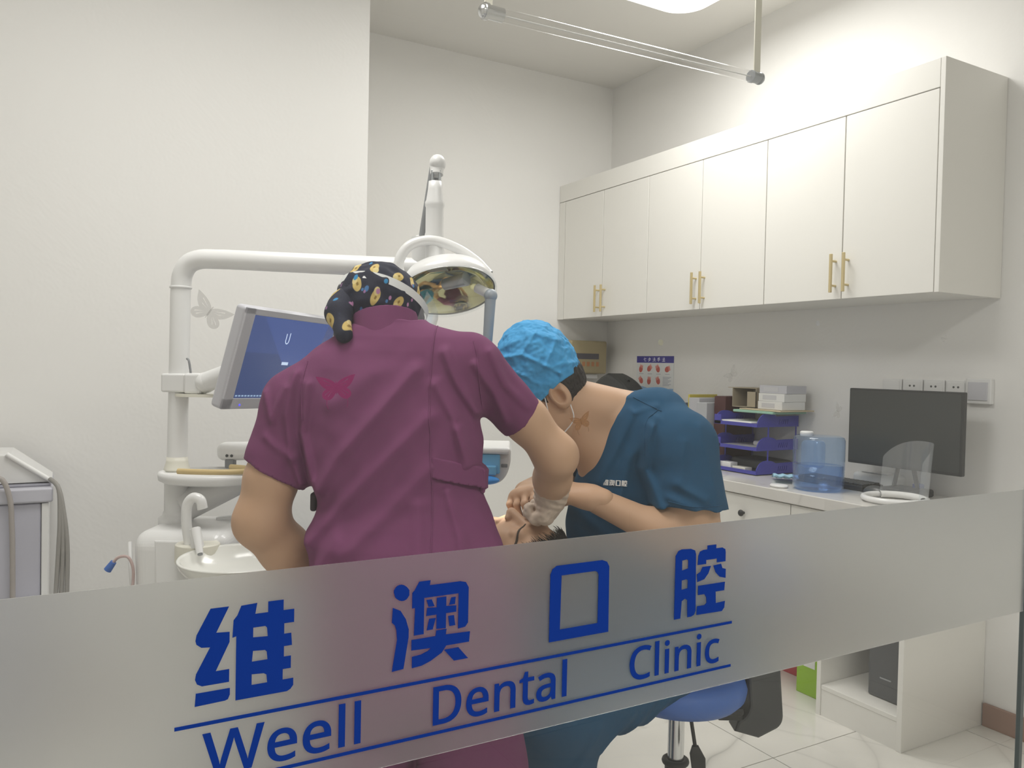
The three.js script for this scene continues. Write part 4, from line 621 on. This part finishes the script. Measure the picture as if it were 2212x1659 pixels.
  const handR = frame([0.092, 1.032, -1.722], [-0.2, -0.93, -0.25], [0.82, -0.15, 0.45]), handL = frame([-0.352, 0.835, -1.63], [0.45, -0.4, -0.8], [-0.5, 0.6, -0.3]);
  fpart(t, 'body', joinIdx([meshField(bodyF, [-0.53, 0.02, -1.74], [0.15, 1.44, -1.3], 0.0062), headMesh(HF, 0.16, 0.004), handMesh(handR, -1, [0.75, 0.95, 1.05, 1.1], [0.35, 0.9], 0.86), handMesh(handL, 1, [0.4, 0.5, 0.6, 0.6], [0.4, 0.5], 0.93)]), M.skin);
  // latex glove over the right hand
  const gf = handField(handR, -1, [0.75, 0.95, 1.05, 1.1], [0.35, 0.9], 0.86), wrist = cone([0.09, 1.06, -1.69], [0.09, 1.015, -1.735], 0.037, 0.031), cuff = plane([0.088, 1.052, -1.69], [0.25, 0.9, 0.35]);
  const gl = (x, y, z) => { const d = smin(gf(x, y, z), wrist(x, y, z), 0.02) - 0.0035 - 0.0012 * Math.sin((y * 0.9 + x * 0.35) * 420) * clamp((y - 0.975) / 0.03, 0, 1) - 0.001 * noise3(x * 60, y * 60, z * 60); return Math.max(d, cuff(x, y, z)); };
  { const m = handR.out(0, 0.045, 0); fpart(t, 'glove', meshField(gl, m.map((v) => v - 0.135), m.map((v) => v + 0.135), 0.0028), std(lin(0.62, 0.5, 0.4), 0.6), null, 'thin off white latex glove'); }
  // hair at the nape and patterned cap with its tied tail
  fpart(t, 'hair', meshField(inFrame(HF, (x, y, z) => Math.max(Math.min(skull(x, y, z) - 0.006, egg([0, -0.05, -0.035], [0.058, 0.07, 0.056])(x, y, z)) - 0.002 * noise3(x * 90, y * 30, z * 90), y - 0.03, -0.125 - y, z - 0.012)), HF.c.map((v) => v - 0.15), HF.c.map((v) => v + 0.15), 0.0036), M.hair);
  const capF = inFrame(HF, (x, y, z) => { const d = egg([0, 0.028, -0.014], [0.089, 0.1, 0.106])(x, y, z) + 0.0028 * noise3(x * 30, y * 30, z * 30); return Math.max(d, -egg([0, 0.026, -0.013], [0.082, 0.094, 0.0995])(x, y, z), -y - 0.026 + z * 0.48); });
  const tail = unite(0.02, cone([-0.342, 1.415, -1.6], [-0.343, 1.395, -1.565], 0.026, 0.024), cone([-0.343, 1.395, -1.565], [-0.322, 1.352, -1.52], 0.022, 0.0165)), knot = cone([-0.335, 1.43, -1.62], [-0.342, 1.41, -1.59], 0.026, 0.025);
  const print = canvasTex(1024, 512, (c, w, h) => {
    c.fillStyle = '#12172e'; c.fillRect(0, 0, w, h); let s = 11; const r = () => (s = (s * 16807) % 2147483647) / 2147483647;
    for (let k = 0; k < 900; k++) { c.fillStyle = ['#1a2036', '#0a0d1c', '#222a44'][k % 3]; c.fillRect(r() * w, r() * h, 5, 3); }
    for (let i = 0; i < 16; i++) for (let j = 0; j < 7; j++) { const x = (i + 0.25 + 0.5 * (j % 2) + r() * 0.3) * w / 16, y = (j + 0.3 + r() * 0.4) * h / 7; c.save(); c.translate(x, y); c.rotate(r() * 6.28); c.scale(0.8, 0.8); c.fillStyle = '#c9b06a'; c.beginPath(); c.ellipse(0, 0, 15, 22, 0, 0, 7); c.fill(); c.fillStyle = '#d8c68a'; c.beginPath(); c.ellipse(5, -14, 10, 11, 0, 0, 7); c.fill(); c.fillStyle = '#8a6f33'; c.fillRect(-5, -3, 7, 9); c.restore(); }
    for (let k = 0; k < 220; k++) { c.fillStyle = ['#b57fa6', '#2f86b8', '#9a6f9c', '#3f6fa0'][k % 4]; c.beginPath(); c.arc(r() * w, r() * h, 3.5 + r() * 3.5, 0, 7); c.fill(); }
  });
  const capMat = std(0xffffff, 0.85, { map: print, side: THREE.DoubleSide });
  const wrapUV = (g, F) => { const p = g.attributes.position, uv = g.attributes.uv, mid = [0, 0, 0]; for (let i = 0; i < p.count; i++) { const q = F.to(p.getX(i), p.getY(i), p.getZ(i)); const a = Math.atan2(q[0], -q[2]); uv.setXY(i, a / T2 + 0.5, 0.5 + q[1] * 1.9); } return g; };
  fpart(t, 'cap', wrapUV(meshField(capF, HF.c.map((v) => v - 0.15), HF.c.map((v) => v + 0.15), 0.0034), HF), capMat, null, 'navy surgical cap printed with yellow figures');
  fpart(t, 'cap_tail', wrapUV(meshField(unite(0.015, tail, knot), [-0.39, 1.32, -1.66], [-0.28, 1.47, -1.48], 0.003), HF), capMat);
  // face shield: strap round the cap, clear visor before the face
  { const ring = (y, a, b, a0, a1, n) => Array.from({ length: n + 1 }, (_, k) => { const s = a0 + (a1 - a0) * k / n; return HF.out(Math.sin(s) * a, y + 0.012 * Math.cos(s), -0.012 + Math.cos(s) * b); });
    const st = ring(0.05, 0.0915, 0.1075, 0, T2, 48).slice(0, -1).map((p) => V(...p)); const cv = new THREE.CatmullRomCurve3(st, true), pts = cv.getPoints(120), pos = [], ix = []; const up = HF.y;
    pts.forEach((p, i) => { for (const s of [-0.009, 0.009]) pos.push(p.x + up.x * s, p.y + up.y * s, p.z + up.z * s); if (i < 120) ix.push(2 * i, 2 * i + 1, 2 * i + 2, 2 * i + 1, 2 * i + 3, 2 * i + 2); });
    const g = new THREE.BufferGeometry(); g.setAttribute('position', new THREE.Float32BufferAttribute(pos, 3)); g.setIndex(ix); g.computeVertexNormals(); fpart(t, 'shield_strap', g, std(lin(0.72, 0.73, 0.72), 0.5, { side: THREE.DoubleSide }), null, 'white elastic strap of the face shield');
    const vp = [], vx = [], N = 40, R = 10; for (let i = 0; i <= N; i++) for (let j = 0; j <= R; j++) { const a = mix(-1.75, 1.75, i / N), y = mix(0.07, -0.15 + 0.05 * Math.pow(Math.abs(a) / 1.75, 2), j / R), q = HF.out(Math.sin(a) * 0.104, y, 0.0 + Math.cos(a) * 0.135); vp.push(...q); if (i < N && j < R) { const b = i * (R + 1) + j; vx.push(b, b + 1, b + R + 1, b + 1, b + R + 2, b + R + 1); } }
    const v = new THREE.BufferGeometry(); v.setAttribute('position', new THREE.Float32BufferAttribute(vp, 3)); v.setIndex(vx); v.computeVertexNormals(); fpart(t, 'visor', v, std(lin(0.9, 0.92, 0.93), 0.15, { transmission: 0.88, thickness: 0, side: THREE.DoubleSide }), null, 'clear visor of the face shield'); }
}
// ---------------------------------------------------------------- seated dentist in teal scrubs
{
  const t = fthing('person', 'seated dentist in teal scrubs and blue disposable cap working on the patient', 'person', [0.38, 0, -1.93]);
  const ST = [[0.54, 0.39, -1.965, 0.165, 0.135], [0.64, 0.37, -1.97, 0.155, 0.125], [0.76, 0.33, -1.97, 0.157, 0.13], [0.89, 0.3, -1.955, 0.158, 0.135], [0.98, 0.288, -1.95, 0.14, 0.14], [1.06, 0.294, -1.95, 0.121, 0.14], [1.13, 0.305, -1.95, 0.107, 0.14], [1.185, 0.318, -1.95, 0.093, 0.13], [1.225, 0.328, -1.95, 0.066, 0.1]];
  const body = loft(ST), shL = cone([0.335, 1.172, -1.89], [0.385, 1.128, -1.82], 0.07, 0.079), shR = cone([0.27, 1.165, -2.03], [0.21, 1.12, -2.12], 0.07, 0.072), back = cone([0.35, 1.185, -1.9], [0.33, 1.17, -2.02], 0.06, 0.06);
  const slL = cone([0.388, 1.12, -1.815], [0.412, 0.93, -1.775], 0.08, 0.087), inL = cone([0.408, 1.01, -1.79], [0.415, 0.9, -1.77], 0.062, 0.075), cutL = plane([0.408, 0.993, -1.78], [-0.06, -1, 0.08]);
  const slR = cone([0.21, 1.12, -2.12], [0.155, 1.02, -2.16], 0.072, 0.07), cutR = plane([0.165, 1.035, -2.155], [-0.45, -0.85, -0.3]);
  const neckCut = plane([0.204, 1.118, -1.9], [-0.905, 0.425, 0]);
  const fold = folds([[[[0.31, 1.17], [0.3, 1.075], [0.33, 0.997]], 0.012, 0.011], [[[0.275, 1.198], [0.234, 1.1], [0.203, 1.034]], 0.008, 0.012], [[[0.32, 1.19], [0.27, 1.09], [0.25, 1.0]], 0.008, 0.012], [[[0.415, 1.172], [0.433, 1.088], [0.449, 0.996]], 0.006, 0.012], [[[0.36, 1.05], [0.42, 1.02]], 0.009, 0.010], [[[0.345, 1.02], [0.4, 1.0]], 0.007, 0.008], [[[0.28, 1.2], [0.33, 1.215]], 0.005, 0.008], [[[0.16, 0.96], [0.24, 0.9]], 0.008, 0.014], [[[0.2, 1.0], [0.28, 0.93]], 0.007, 0.014], [[[0.375, 1.14], [0.37, 1.06]], 0.007, 0.011]]);
  const top = (x, y, z) => {
    let d = smin(body(x, y, z), shL(x, y, z), 0.05); d = smin(d, shR(x, y, z), 0.05); d = smin(d, back(x, y, z), 0.04);
    d = smin(d, Math.max(slL(x, y, z), cutL(x, y, z)), 0.03); d = smin(d, Math.max(slR(x, y, z), cutR(x, y, z)), 0.03); d = Math.max(d, -inL(x, y, z), 0.55 - y, neckCut(x, y, z));
    if (Math.abs(d) < 0.05) { d -= fold(x, y) * clamp((z + 1.98) / 0.06, 0, 1); d += 0.0018 * noise3(x * 15, y * 15, z * 15 + 5); } return d;
  };
  fpart(t, 'scrub_top', meshField(top, [0.08, 0.53, -2.26], [0.53, 1.3, -1.67], 0.0045), M.teal);
  fpart(t, 'seam', [seamTube(top, [[0.284, 1.232], [0.306, 1.22], [0.339, 1.204]], -1.6), seamTube(top, [[0.332, 1.207], [0.306, 1.185], [0.297, 1.154], [0.298, 1.106]], -1.6), seamTube(top, [[0.345, 1.012], [0.4, 1.005], [0.47, 1.008]], -1.6)], M.teal);
  { // clinic name in white on the chest, set on the cloth
    const z = onSurface(top, 0.242, 1.036, -1.6) ?? -1.82, e = 0.01; const nx = top(0.242 + e, 1.036, z) - top(0.242 - e, 1.036, z), ny = top(0.242, 1.036 + e, z) - top(0.242, 1.036 - e, z), nz = top(0.242, 1.036, z + e) - top(0.242, 1.036, z - e); const n = V(nx, ny, nz).normalize();
    const q = new THREE.Quaternion().setFromUnitVectors(V(0, 0, 1), n), w = 0.013; const mid = [[182, 979], [406, 979], [628, 979], [849, 979]];
    GLYPHS.forEach((g, i) => { const ge = merge(g.map((p) => new THREE.ExtrudeGeometry(polyShape(p.map((c) => c.map((v, k) => (v - mid[i][k % 2]) / 105 * w))), { depth: 0.003, bevelEnabled: false }))); ge.translate((i - 1.5) * 0.0155, 0, -0.0008).applyQuaternion(q).translate(0.242 + n.x * 0.001, 1.036 + n.y * 0.001, z + n.z * 0.001); fpart(t, 'embroidered_character', ge, M.paper, null, 'white embroidered Chinese character'); }); }
  // trousers
  const thL = unite(0.06, cone([0.43, 0.635, -1.92], [0.12, 0.53, -1.75], 0.112, 0.094), cone([0.11, 0.525, -1.75], [0.16, 0.08, -1.8], 0.09, 0.062)), thR = unite(0.06, cone([0.36, 0.64, -2.03], [0.02, 0.53, -2.06], 0.1, 0.085), cone([0.01, 0.5, -2.06], [0.08, 0.08, -2.12], 0.08, 0.062)), hip = egg([0.4, 0.655, -1.98], [0.17, 0.095, 0.15]);
  const tf = folds([[[[0.36, 0.55], [0.30, 0.47]], 0.007, 0.009], [[[0.32, 0.55], [0.26, 0.46]], 0.007, 0.009], [[[0.28, 0.54], [0.21, 0.46]], 0.006, 0.009], [[[0.2, 0.53], [0.14, 0.42]], 0.006, 0.010]]);
  fpart(t, 'trousers', meshField((x, y, z) => { let d = smin(Math.min(thL(x, y, z), thR(x, y, z)), hip(x, y, z), 0.05); return Math.max(d, 0.06 - y) - tf(x, y) * clamp((z + 1.9) / 0.05, 0, 1) - 0.003 * noise3(x * 10, y * 10, z * 10); }, [-0.11, 0.03, -2.24], [0.6, 0.76, -1.6], 0.0072), M.teal);
  for (const [x, z] of [[0.14, -1.82], [0.06, -2.14]]) fpart(t, 'shoe', meshField(unite(0.03, cone([x + 0.03, 0.042, z], [x - 0.14, 0.036, z + 0.04], 0.04, 0.036)), [x - 0.22, -0.01, z - 0.08], [x + 0.12, 0.1, z + 0.12], 0.008), M.plastic);
  // body
  const HF = frame([0.089, 1.228, -1.9], [-0.66, 0.75, 0.02], [-0.75, -0.66, 0.06]);
  const neck = cone([0.145, 1.215, -1.905], [0.3, 1.17, -1.94], 0.058, 0.07), neck2 = cone([0.13, 1.19, -1.905], [0.24, 1.07, -1.935], 0.045, 0.075);
  const armL = unite(0.03, cone([0.39, 1.1, -1.815], [0.405, 1.0, -1.785], 0.06, 0.057), cone([0.405, 1.0, -1.785], [0.425, 0.93, -1.765], 0.057, 0.05), cone([0.425, 0.91, -1.765], [0.33, 0.943, -1.76], 0.049, 0.039), cone([0.33, 0.943, -1.76], [0.195, 1.003, -1.765], 0.039, 0.029));
  const armR = unite(0.03, cone([0.2, 1.12, -2.12], [0.14, 0.99, -2.16], 0.052, 0.046), cone([0.14, 0.99, -2.16], [0.04, 0.985, -1.97], 0.045, 0.03));
  const trunk = loft(ST.map((s) => [s[0], s[1], s[2], s[3] - 0.010, s[4] - 0.012])), lgL = cone([0.42, 0.63, -1.93], [0.12, 0.51, -1.75], 0.085, 0.07), lgR = cone([0.36, 0.63, -2.03], [0.02, 0.52, -2.06], 0.085, 0.07), snL = cone([0.11, 0.5, -1.75], [0.16, 0.06, -1.8], 0.06, 0.04), snR = cone([0.01, 0.5, -2.06], [0.08, 0.06, -2.12], 0.06, 0.04);
  const bodyF = (x, y, z) => { let d = smin(trunk(x, y, z), neck(x, y, z), 0.03); d = smin(d, neck2(x, y, z), 0.03); return Math.min(d, armL(x, y, z), armR(x, y, z), lgL(x, y, z), lgR(x, y, z), snL(x, y, z), snR(x, y, z)); };
  const hL = frame([0.18, 1.01, -1.767], [-0.93, 0.1, -0.3], [0.12, 0.9, 0.4]), hR = frame([0.05, 0.988, -1.96], [-0.28, 0.05, 0.95], [-0.25, 0.95, -0.1]);
  fpart(t, 'body', joinIdx([meshField(bodyF, [-0.07, 0.04, -2.24], [0.5, 1.3, -1.66], 0.0062), headMesh(HF, 0.16, 0.0033), handMesh(hL, 1, [0.6, 0.7, 0.8, 0.85], [0.35, 0.9]), handMesh(hR, -1, [0.75, 0.8, 0.85, 0.9], [0.45, 0.6])]), M.skin);
  // hair, cap, mask, glasses
  fpart(t, 'hair', meshField(inFrame(HF, (x, y, z) => Math.max(skull(x, y, z) - 0.0045 - 0.0025 * noise3(x * 120, y * 40, z * 120), -0.055 - y + Math.max(0, z + 0.02) * 1.4, z - 0.045 + Math.abs(y) * 0.2, egg([Math.sign(x) * 0.08, -0.008, -0.006], [0.03, 0.03, 0.022])(x, y, z) * -1)), HF.c.map((v) => v - 0.14), HF.c.map((v) => v + 0.14), 0.0033), M.hair);
  const puff = unite(0.05, inFrame(HF, egg([0, 0.037, -0.004], [0.087, 0.1, 0.1])), egg([0.048, 1.325, -1.9], [0.085, 0.084, 0.095]));
  const rim = inFrame(HF, (x, y, z) => -(y - 0.012 + z * 0.10 + Math.max(0, -z - 0.03) * 0.25));
  const pl = folds([[[[-0.04, 1.315], [0.02, 1.325], [0.075, 1.30], [0.11, 1.285]], 0.006, 0.005], [[[0.075, 1.3], [0.1, 1.36]], 0.005, 0.005], [[[-0.03, 1.34], [0.05, 1.375], [0.11, 1.36]], 0.004, 0.006], [[[0.02, 1.325], [0.05, 1.375]], 0.004, 0.005], [[[0.11, 1.285], [0.12, 1.25]], 0.005, 0.005], [[[0.08, 1.3], [0.145, 1.31]], 0.004, 0.005], [[[0.0, 1.29], [0.06, 1.26]], 0.003, 0.004]]);
  const capF = (x, y, z) => { const d = puff(x, y, z) - pl(x, y) * clamp((z + 1.9) / 0.04, 0, 1) + 0.0035 * noise3(x * 26, y * 26, z * 26) + 0.0015 * noise3(x * 70, y * 70, z * 70); return Math.max(d, -d - 0.0095, rim(x, y, z)); };
  fpart(t, 'cap', meshField(capF, [-0.1, 1.17, -2.06], [0.2, 1.46, -1.74], 0.0034), std(lin(0.06, 0.35, 0.68), 0.8), null, 'blue disposable bouffant cap');
  fpart(t, 'face_mask', meshField(inFrame(HF, (x, y, z) => { const d = headField(x, y, z) - 0.008; return Math.max(d, -d - 0.004, y + 0.018, 0.036 - z, Math.abs(x) - 0.066); }), HF.c.map((v) => v - 0.15), HF.c.map((v) => v + 0.15), 0.0034), std(lin(0.42, 0.6, 0.68), 0.85), null, 'light blue surgical mask');
  const ln = (pts, r) => tube(pts.map((p) => HF.out(...p)), r, 30, 6);
  fpart(t, 'mask_string', [ln([[0.074, 0.015, 0.012], [0.071, -0.02, 0.03], [0.06, -0.045, 0.05]], 0.0016), ln([[0.078, -0.036, -0.022], [0.073, -0.07, -0.005], [0.052, -0.085, 0.042]], 0.0016)], M.white);
  fpart(t, 'glasses', [ln([[0.077, 0.012, 0.0], [0.077, 0.012, 0.05], [0.068, 0.01, 0.092]], 0.0014), ln([[0.068, 0.02, 0.094], [0.03, 0.022, 0.105], [0.008, 0.014, 0.108], [0.03, -0.012, 0.106], [0.062, -0.008, 0.096], [0.068, 0.02, 0.094]], 0.0013), ln([[-0.068, 0.02, 0.094], [-0.03, 0.022, 0.105], [-0.008, 0.014, 0.108], [-0.03, -0.012, 0.106], [-0.062, -0.008, 0.096], [-0.068, 0.02, 0.094]], 0.0013)], M.steel);
}
// ---------------------------------------------------------------- stool of the dentist
{
  const c = [0.425, -1.955], t = fthing('dental_stool', 'blue round stool with black back bracket under the dentist', 'stool', [c[0], 0, c[1]]);
  fpart(t, 'seat', lathe([[0.001, 0.485], [0.115, 0.485], [0.148, 0.492], [0.163, 0.508], [0.167, 0.528], [0.16, 0.55], [0.135, 0.56], [0.001, 0.563]], 48).translate(c[0], 0, c[1]), M.blue);
  fpart(t, 'seat_plate', bx(c[0] - 0.09, c[0] + 0.15, 0.468, 0.486, c[1] - 0.06, c[1] + 0.06, 0.006), M.black);
  fpart(t, 'gas_column', [rod([c[0], 0.3, c[1]], [c[0], 0.47, c[1]], 0.02, 0.02, 24)], M.chrome); fpart(t, 'column_cover', [rod([c[0], 0.1, c[1]], [c[0], 0.325, c[1]], 0.028, 0.026), at(new THREE.TorusGeometry(0.026, 0.008, 10, 28).rotateX(Math.PI / 2), c[0], 0.328, c[1])], M.black);
  fpart(t, 'lever', [rod([c[0] + 0.02, 0.47, c[1] + 0.06], [c[0] + 0.03, 0.4, c[1] + 0.075], 0.0045), (() => { const s = new THREE.Shape(); s.moveTo(-0.006, 0.01); s.lineTo(0.006, 0.01); s.lineTo(0.022, -0.018); s.lineTo(0.023, -0.042); s.lineTo(-0.006, -0.04); s.lineTo(-0.011, -0.008); return ext(s, 0.006, 0.002).translate(c[0] + 0.03, 0.392, c[1] + 0.075); })()], M.black, null, 'black paddle lever');
  const L = new THREE.Shape(); L.moveTo(0.145, 0.445); L.lineTo(0.14, 0.428); L.lineTo(0.19, 0.415); L.lineTo(0.23, 0.437); L.quadraticCurveTo(0.245, 0.447, 0.243, 0.468); L.lineTo(0.22, 0.74); L.lineTo(0.152, 0.74); L.lineTo(0.174, 0.49); L.quadraticCurveTo(0.172, 0.458, 0.145, 0.445);
  fpart(t, 'back_bracket', ext(L, 0.05, 0.006).translate(c[0], 0, c[1] - 0.01), M.darkGrey, null, 'black curved back bracket'); fpart(t, 'bracket_knob', [rod([c[0] + 0.1, 0.468, c[1] + 0.03], [c[0] + 0.15, 0.478, c[1] + 0.03], 0.014), bx(c[0] + 0.09, c[0] + 0.15, 0.452, 0.468, c[1] - 0.02, c[1] + 0.05, 0.004)], M.black);
  fpart(t, 'backrest', meshField(egg([c[0] + 0.185, 0.8, c[1] - 0.02], [0.045, 0.09, 0.17]), [c[0] + 0.12, 0.69, c[1] - 0.21], [c[0] + 0.27, 0.91, c[1] + 0.17], 0.012), M.blue);
  for (let k = 0; k < 5; k++) { const a = k * T2 / 5 + 0.3, x = c[0] + Math.cos(a) * 0.26, z = c[1] + Math.sin(a) * 0.26; const leg = fpart(t, 'base_leg', rod([c[0], 0.11, c[1]], [x, 0.075, z], 0.022, 0.015), M.black); fpart(t, 'caster', new THREE.CylinderGeometry(0.026, 0.026, 0.035, 20).rotateX(Math.PI / 2).rotateY(a).translate(x, 0.027, z), M.darkGrey, leg); }
  single('floor_cable', tube([[1.12, 0.005, -2.0], [1.3, 0.005, -1.86], [1.45, 0.005, -1.92], [1.5, 0.005, -2.1], [1.35, 0.005, -2.3], [1.1, 0.005, -2.4]], 0.004, 60, 8), M.grey, 'thin grey cable looping on the tiles behind the stool', 'cable');
}
// ---------------------------------------------------------------- dental chair and the lying patient (along the room's depth)
{
  const t = thing('dental_chair', 'reclined dental chair under the patient, seen through the frosted film', 'dental chair', [0.92, 0, -2.35]); const pad = std(lin(0.05, 0.12, 0.32), 0.5);
  const o = (g) => g.translate(-0.92, 0, 2.35);
  part('headrest', o(at(new RoundedBoxGeometry(0.24, 0.06, 0.2, 4, 0.028).rotateX(0.1), 0.925, 0.735, -1.6)), pad, t);
  part('backrest', o(at(new RoundedBoxGeometry(0.5, 0.08, 0.72, 4, 0.035).rotateX(-0.16), 0.92, 0.63, -2.03)), pad, t); part('seat_cushion', o(at(new RoundedBoxGeometry(0.52, 0.09, 0.5, 4, 0.04).rotateX(0.1), 0.92, 0.54, -2.6)), pad, t); part('leg_rest', o(at(new RoundedBoxGeometry(0.42, 0.07, 0.4, 4, 0.03).rotateX(-0.38), 0.92, 0.44, -3.0)), pad, t);
  part('pedestal', o(bx(0.78, 1.06, 0.03, 0.5, -2.6, -2.3, 0.03)), M.white, t); part('base_plate', o(bx(0.68, 1.16, 0, 0.03, -2.85, -2.0, 0.012)), M.plastic, t);
}
{
  const t = fthing('person', 'patient lying back with dark hair, face under the working hands', 'person', [0.02, 0.6, -1.95]);
  const fw = (x, y, z) => [x * cosY + z * sinY, y, -x * sinY + z * cosY];       // room axes to F axes
  const HF = frame([0.04, 0.862, -1.815], [0.72, -0.03, 0.69], [-0.1, 0.98, 0.15]);
  const sh = fw(0.92, 0.77, -1.86), ch = fw(0.92, 0.72, -2.1), be = fw(0.92, 0.67, -2.42), kn = (s) => fw(0.92 + s * 0.1, 0.6, -2.8), an = (s) => fw(0.92 + s * 0.1, 0.46, -3.12), el = (s) => fw(0.92 + s * 0.21, 0.66, -2.15), wr = (s) => fw(0.92 + s * 0.2, 0.63, -2.42);
  const add = (p, x) => [p[0] + x * cosY, p[1], p[2] - x * sinY];
  const trunk = unite(0.06, cone(add(sh, -0.11), add(sh, 0.11), 0.065, 0.065), cone(add(ch, -0.09), add(ch, 0.09), 0.1, 0.1), cone(add(be, -0.08), add(be, 0.08), 0.1, 0.1)), arms = unite(0.02, ...[-1, 1].flatMap((s) => [cone(add(sh, s * 0.15), el(s), 0.05, 0.042), cone(el(s), wr(s), 0.04, 0.028)])), legs = unite(0.04, ...[-1, 1].flatMap((s) => [cone(add(be, s * 0.09), kn(s), 0.085, 0.062), cone(kn(s), an(s), 0.06, 0.042), cone(an(s), [an(s)[0], an(s)[1] + 0.1, an(s)[2]], 0.04, 0.034)]));
  const neck = cone(HF.out(0, -0.06, -0.02), add(sh, 0), 0.052, 0.056), nm = (f, g = 0) => (x, y, z) => f(x, y, z) + g;
  const hands = [-1, 1].map((s) => { const w = wr(s), m = fw(0.92 + s * 0.19, 0.62, -2.6); return handMesh(frame(w, [m[0] - w[0], 0.05, m[2] - w[2]], [0, 1, 0]), -s, [0.2, 0.25, 0.3, 0.3], [0.5, 0.3], 0.95, 0.0045); });
  const lo = [-1.0, 0.38, -3.3], hi = [0.35, 0.98, -1.6];
  fpart(t, 'body', joinIdx([meshField((x, y, z) => smin(Math.min(trunk(x, y, z) + 0.014, arms(x, y, z) + 0.006, legs(x, y, z) + 0.012), neck(x, y, z), 0.02), lo, hi, 0.01), headMesh(HF, 0.16, 0.003), ...hands]), M.skin);
  const cutN = plane(sh, fw(0, 0.3, 1));
  fpart(t, 'shirt', meshField((x, y, z) => Math.max(smin(trunk(x, y, z), arms(x, y, z) - 0.006, 0.03), cutN(x, y, z) - 0.06), lo, hi, 0.011), std(lin(0.22, 0.23, 0.25), 0.85)); fpart(t, 'trousers', meshField((x, y, z) => legs(x, y, z) - 0.006, lo, hi, 0.011), std(lin(0.03, 0.04, 0.07), 0.85));
  fpart(t, 'hair', meshField(inFrame(HF, (x, y, z) => Math.max(skull(x, y, z) - 0.008 - 0.004 * noise3(x * 140, y * 25, z * 140), z - 0.035 - (y - 0.055) * 0.9 + Math.max(0, -y) * 1.0, -0.06 - y)), HF.c.map((v) => v - 0.15), HF.c.map((v) => v + 0.15), 0.0032), M.hair);
  { const st = []; for (let k = 0; k < 150; k++) { const a = (rnd() * 2 - 1) * 0.95, y0 = 0.092 - 0.03 * a * a + rnd() * 0.012, r = 0.9; const z0 = 0.072 - 0.035 * a * a - (y0 - 0.085) * 0.8; const p = [Math.sin(a) * 0.074, y0, z0], L = 0.012 + rnd() * 0.02; const e = [p[0] + (rnd() - 0.5) * 0.016, p[1] - L * 0.9, p[2] + L * 0.22 + 0.003]; st.push(rod(HF.out(p[0], p[1], p[2] - 0.006), HF.out(...e), 0.0013, 0.0003, 5)); } fpart(t, 'fringe', st, M.hair).userData.kind = 'stuff'; }
  const skinZ = (x, y) => { let z = 0.13; while (z > 0 && headField(x, y, z) > 0) z -= 0.0008; return z; };
  for (const s of [-1, 1]) fpart(t, 'eyebrow', tube([0.012, 0.02, 0.03, 0.04, 0.05, 0.056].map((x, k) => { const y = 0.018 + 0.007 * Math.sin((k + 0.5) / 5 * 2.4); return HF.out(s * x, y, skinZ(s * x, y) - 0.002); }), 0.0034, 30, 8), std(lin(0.07, 0.048, 0.035), 0.8));
}
renderer.render(scene, camera);
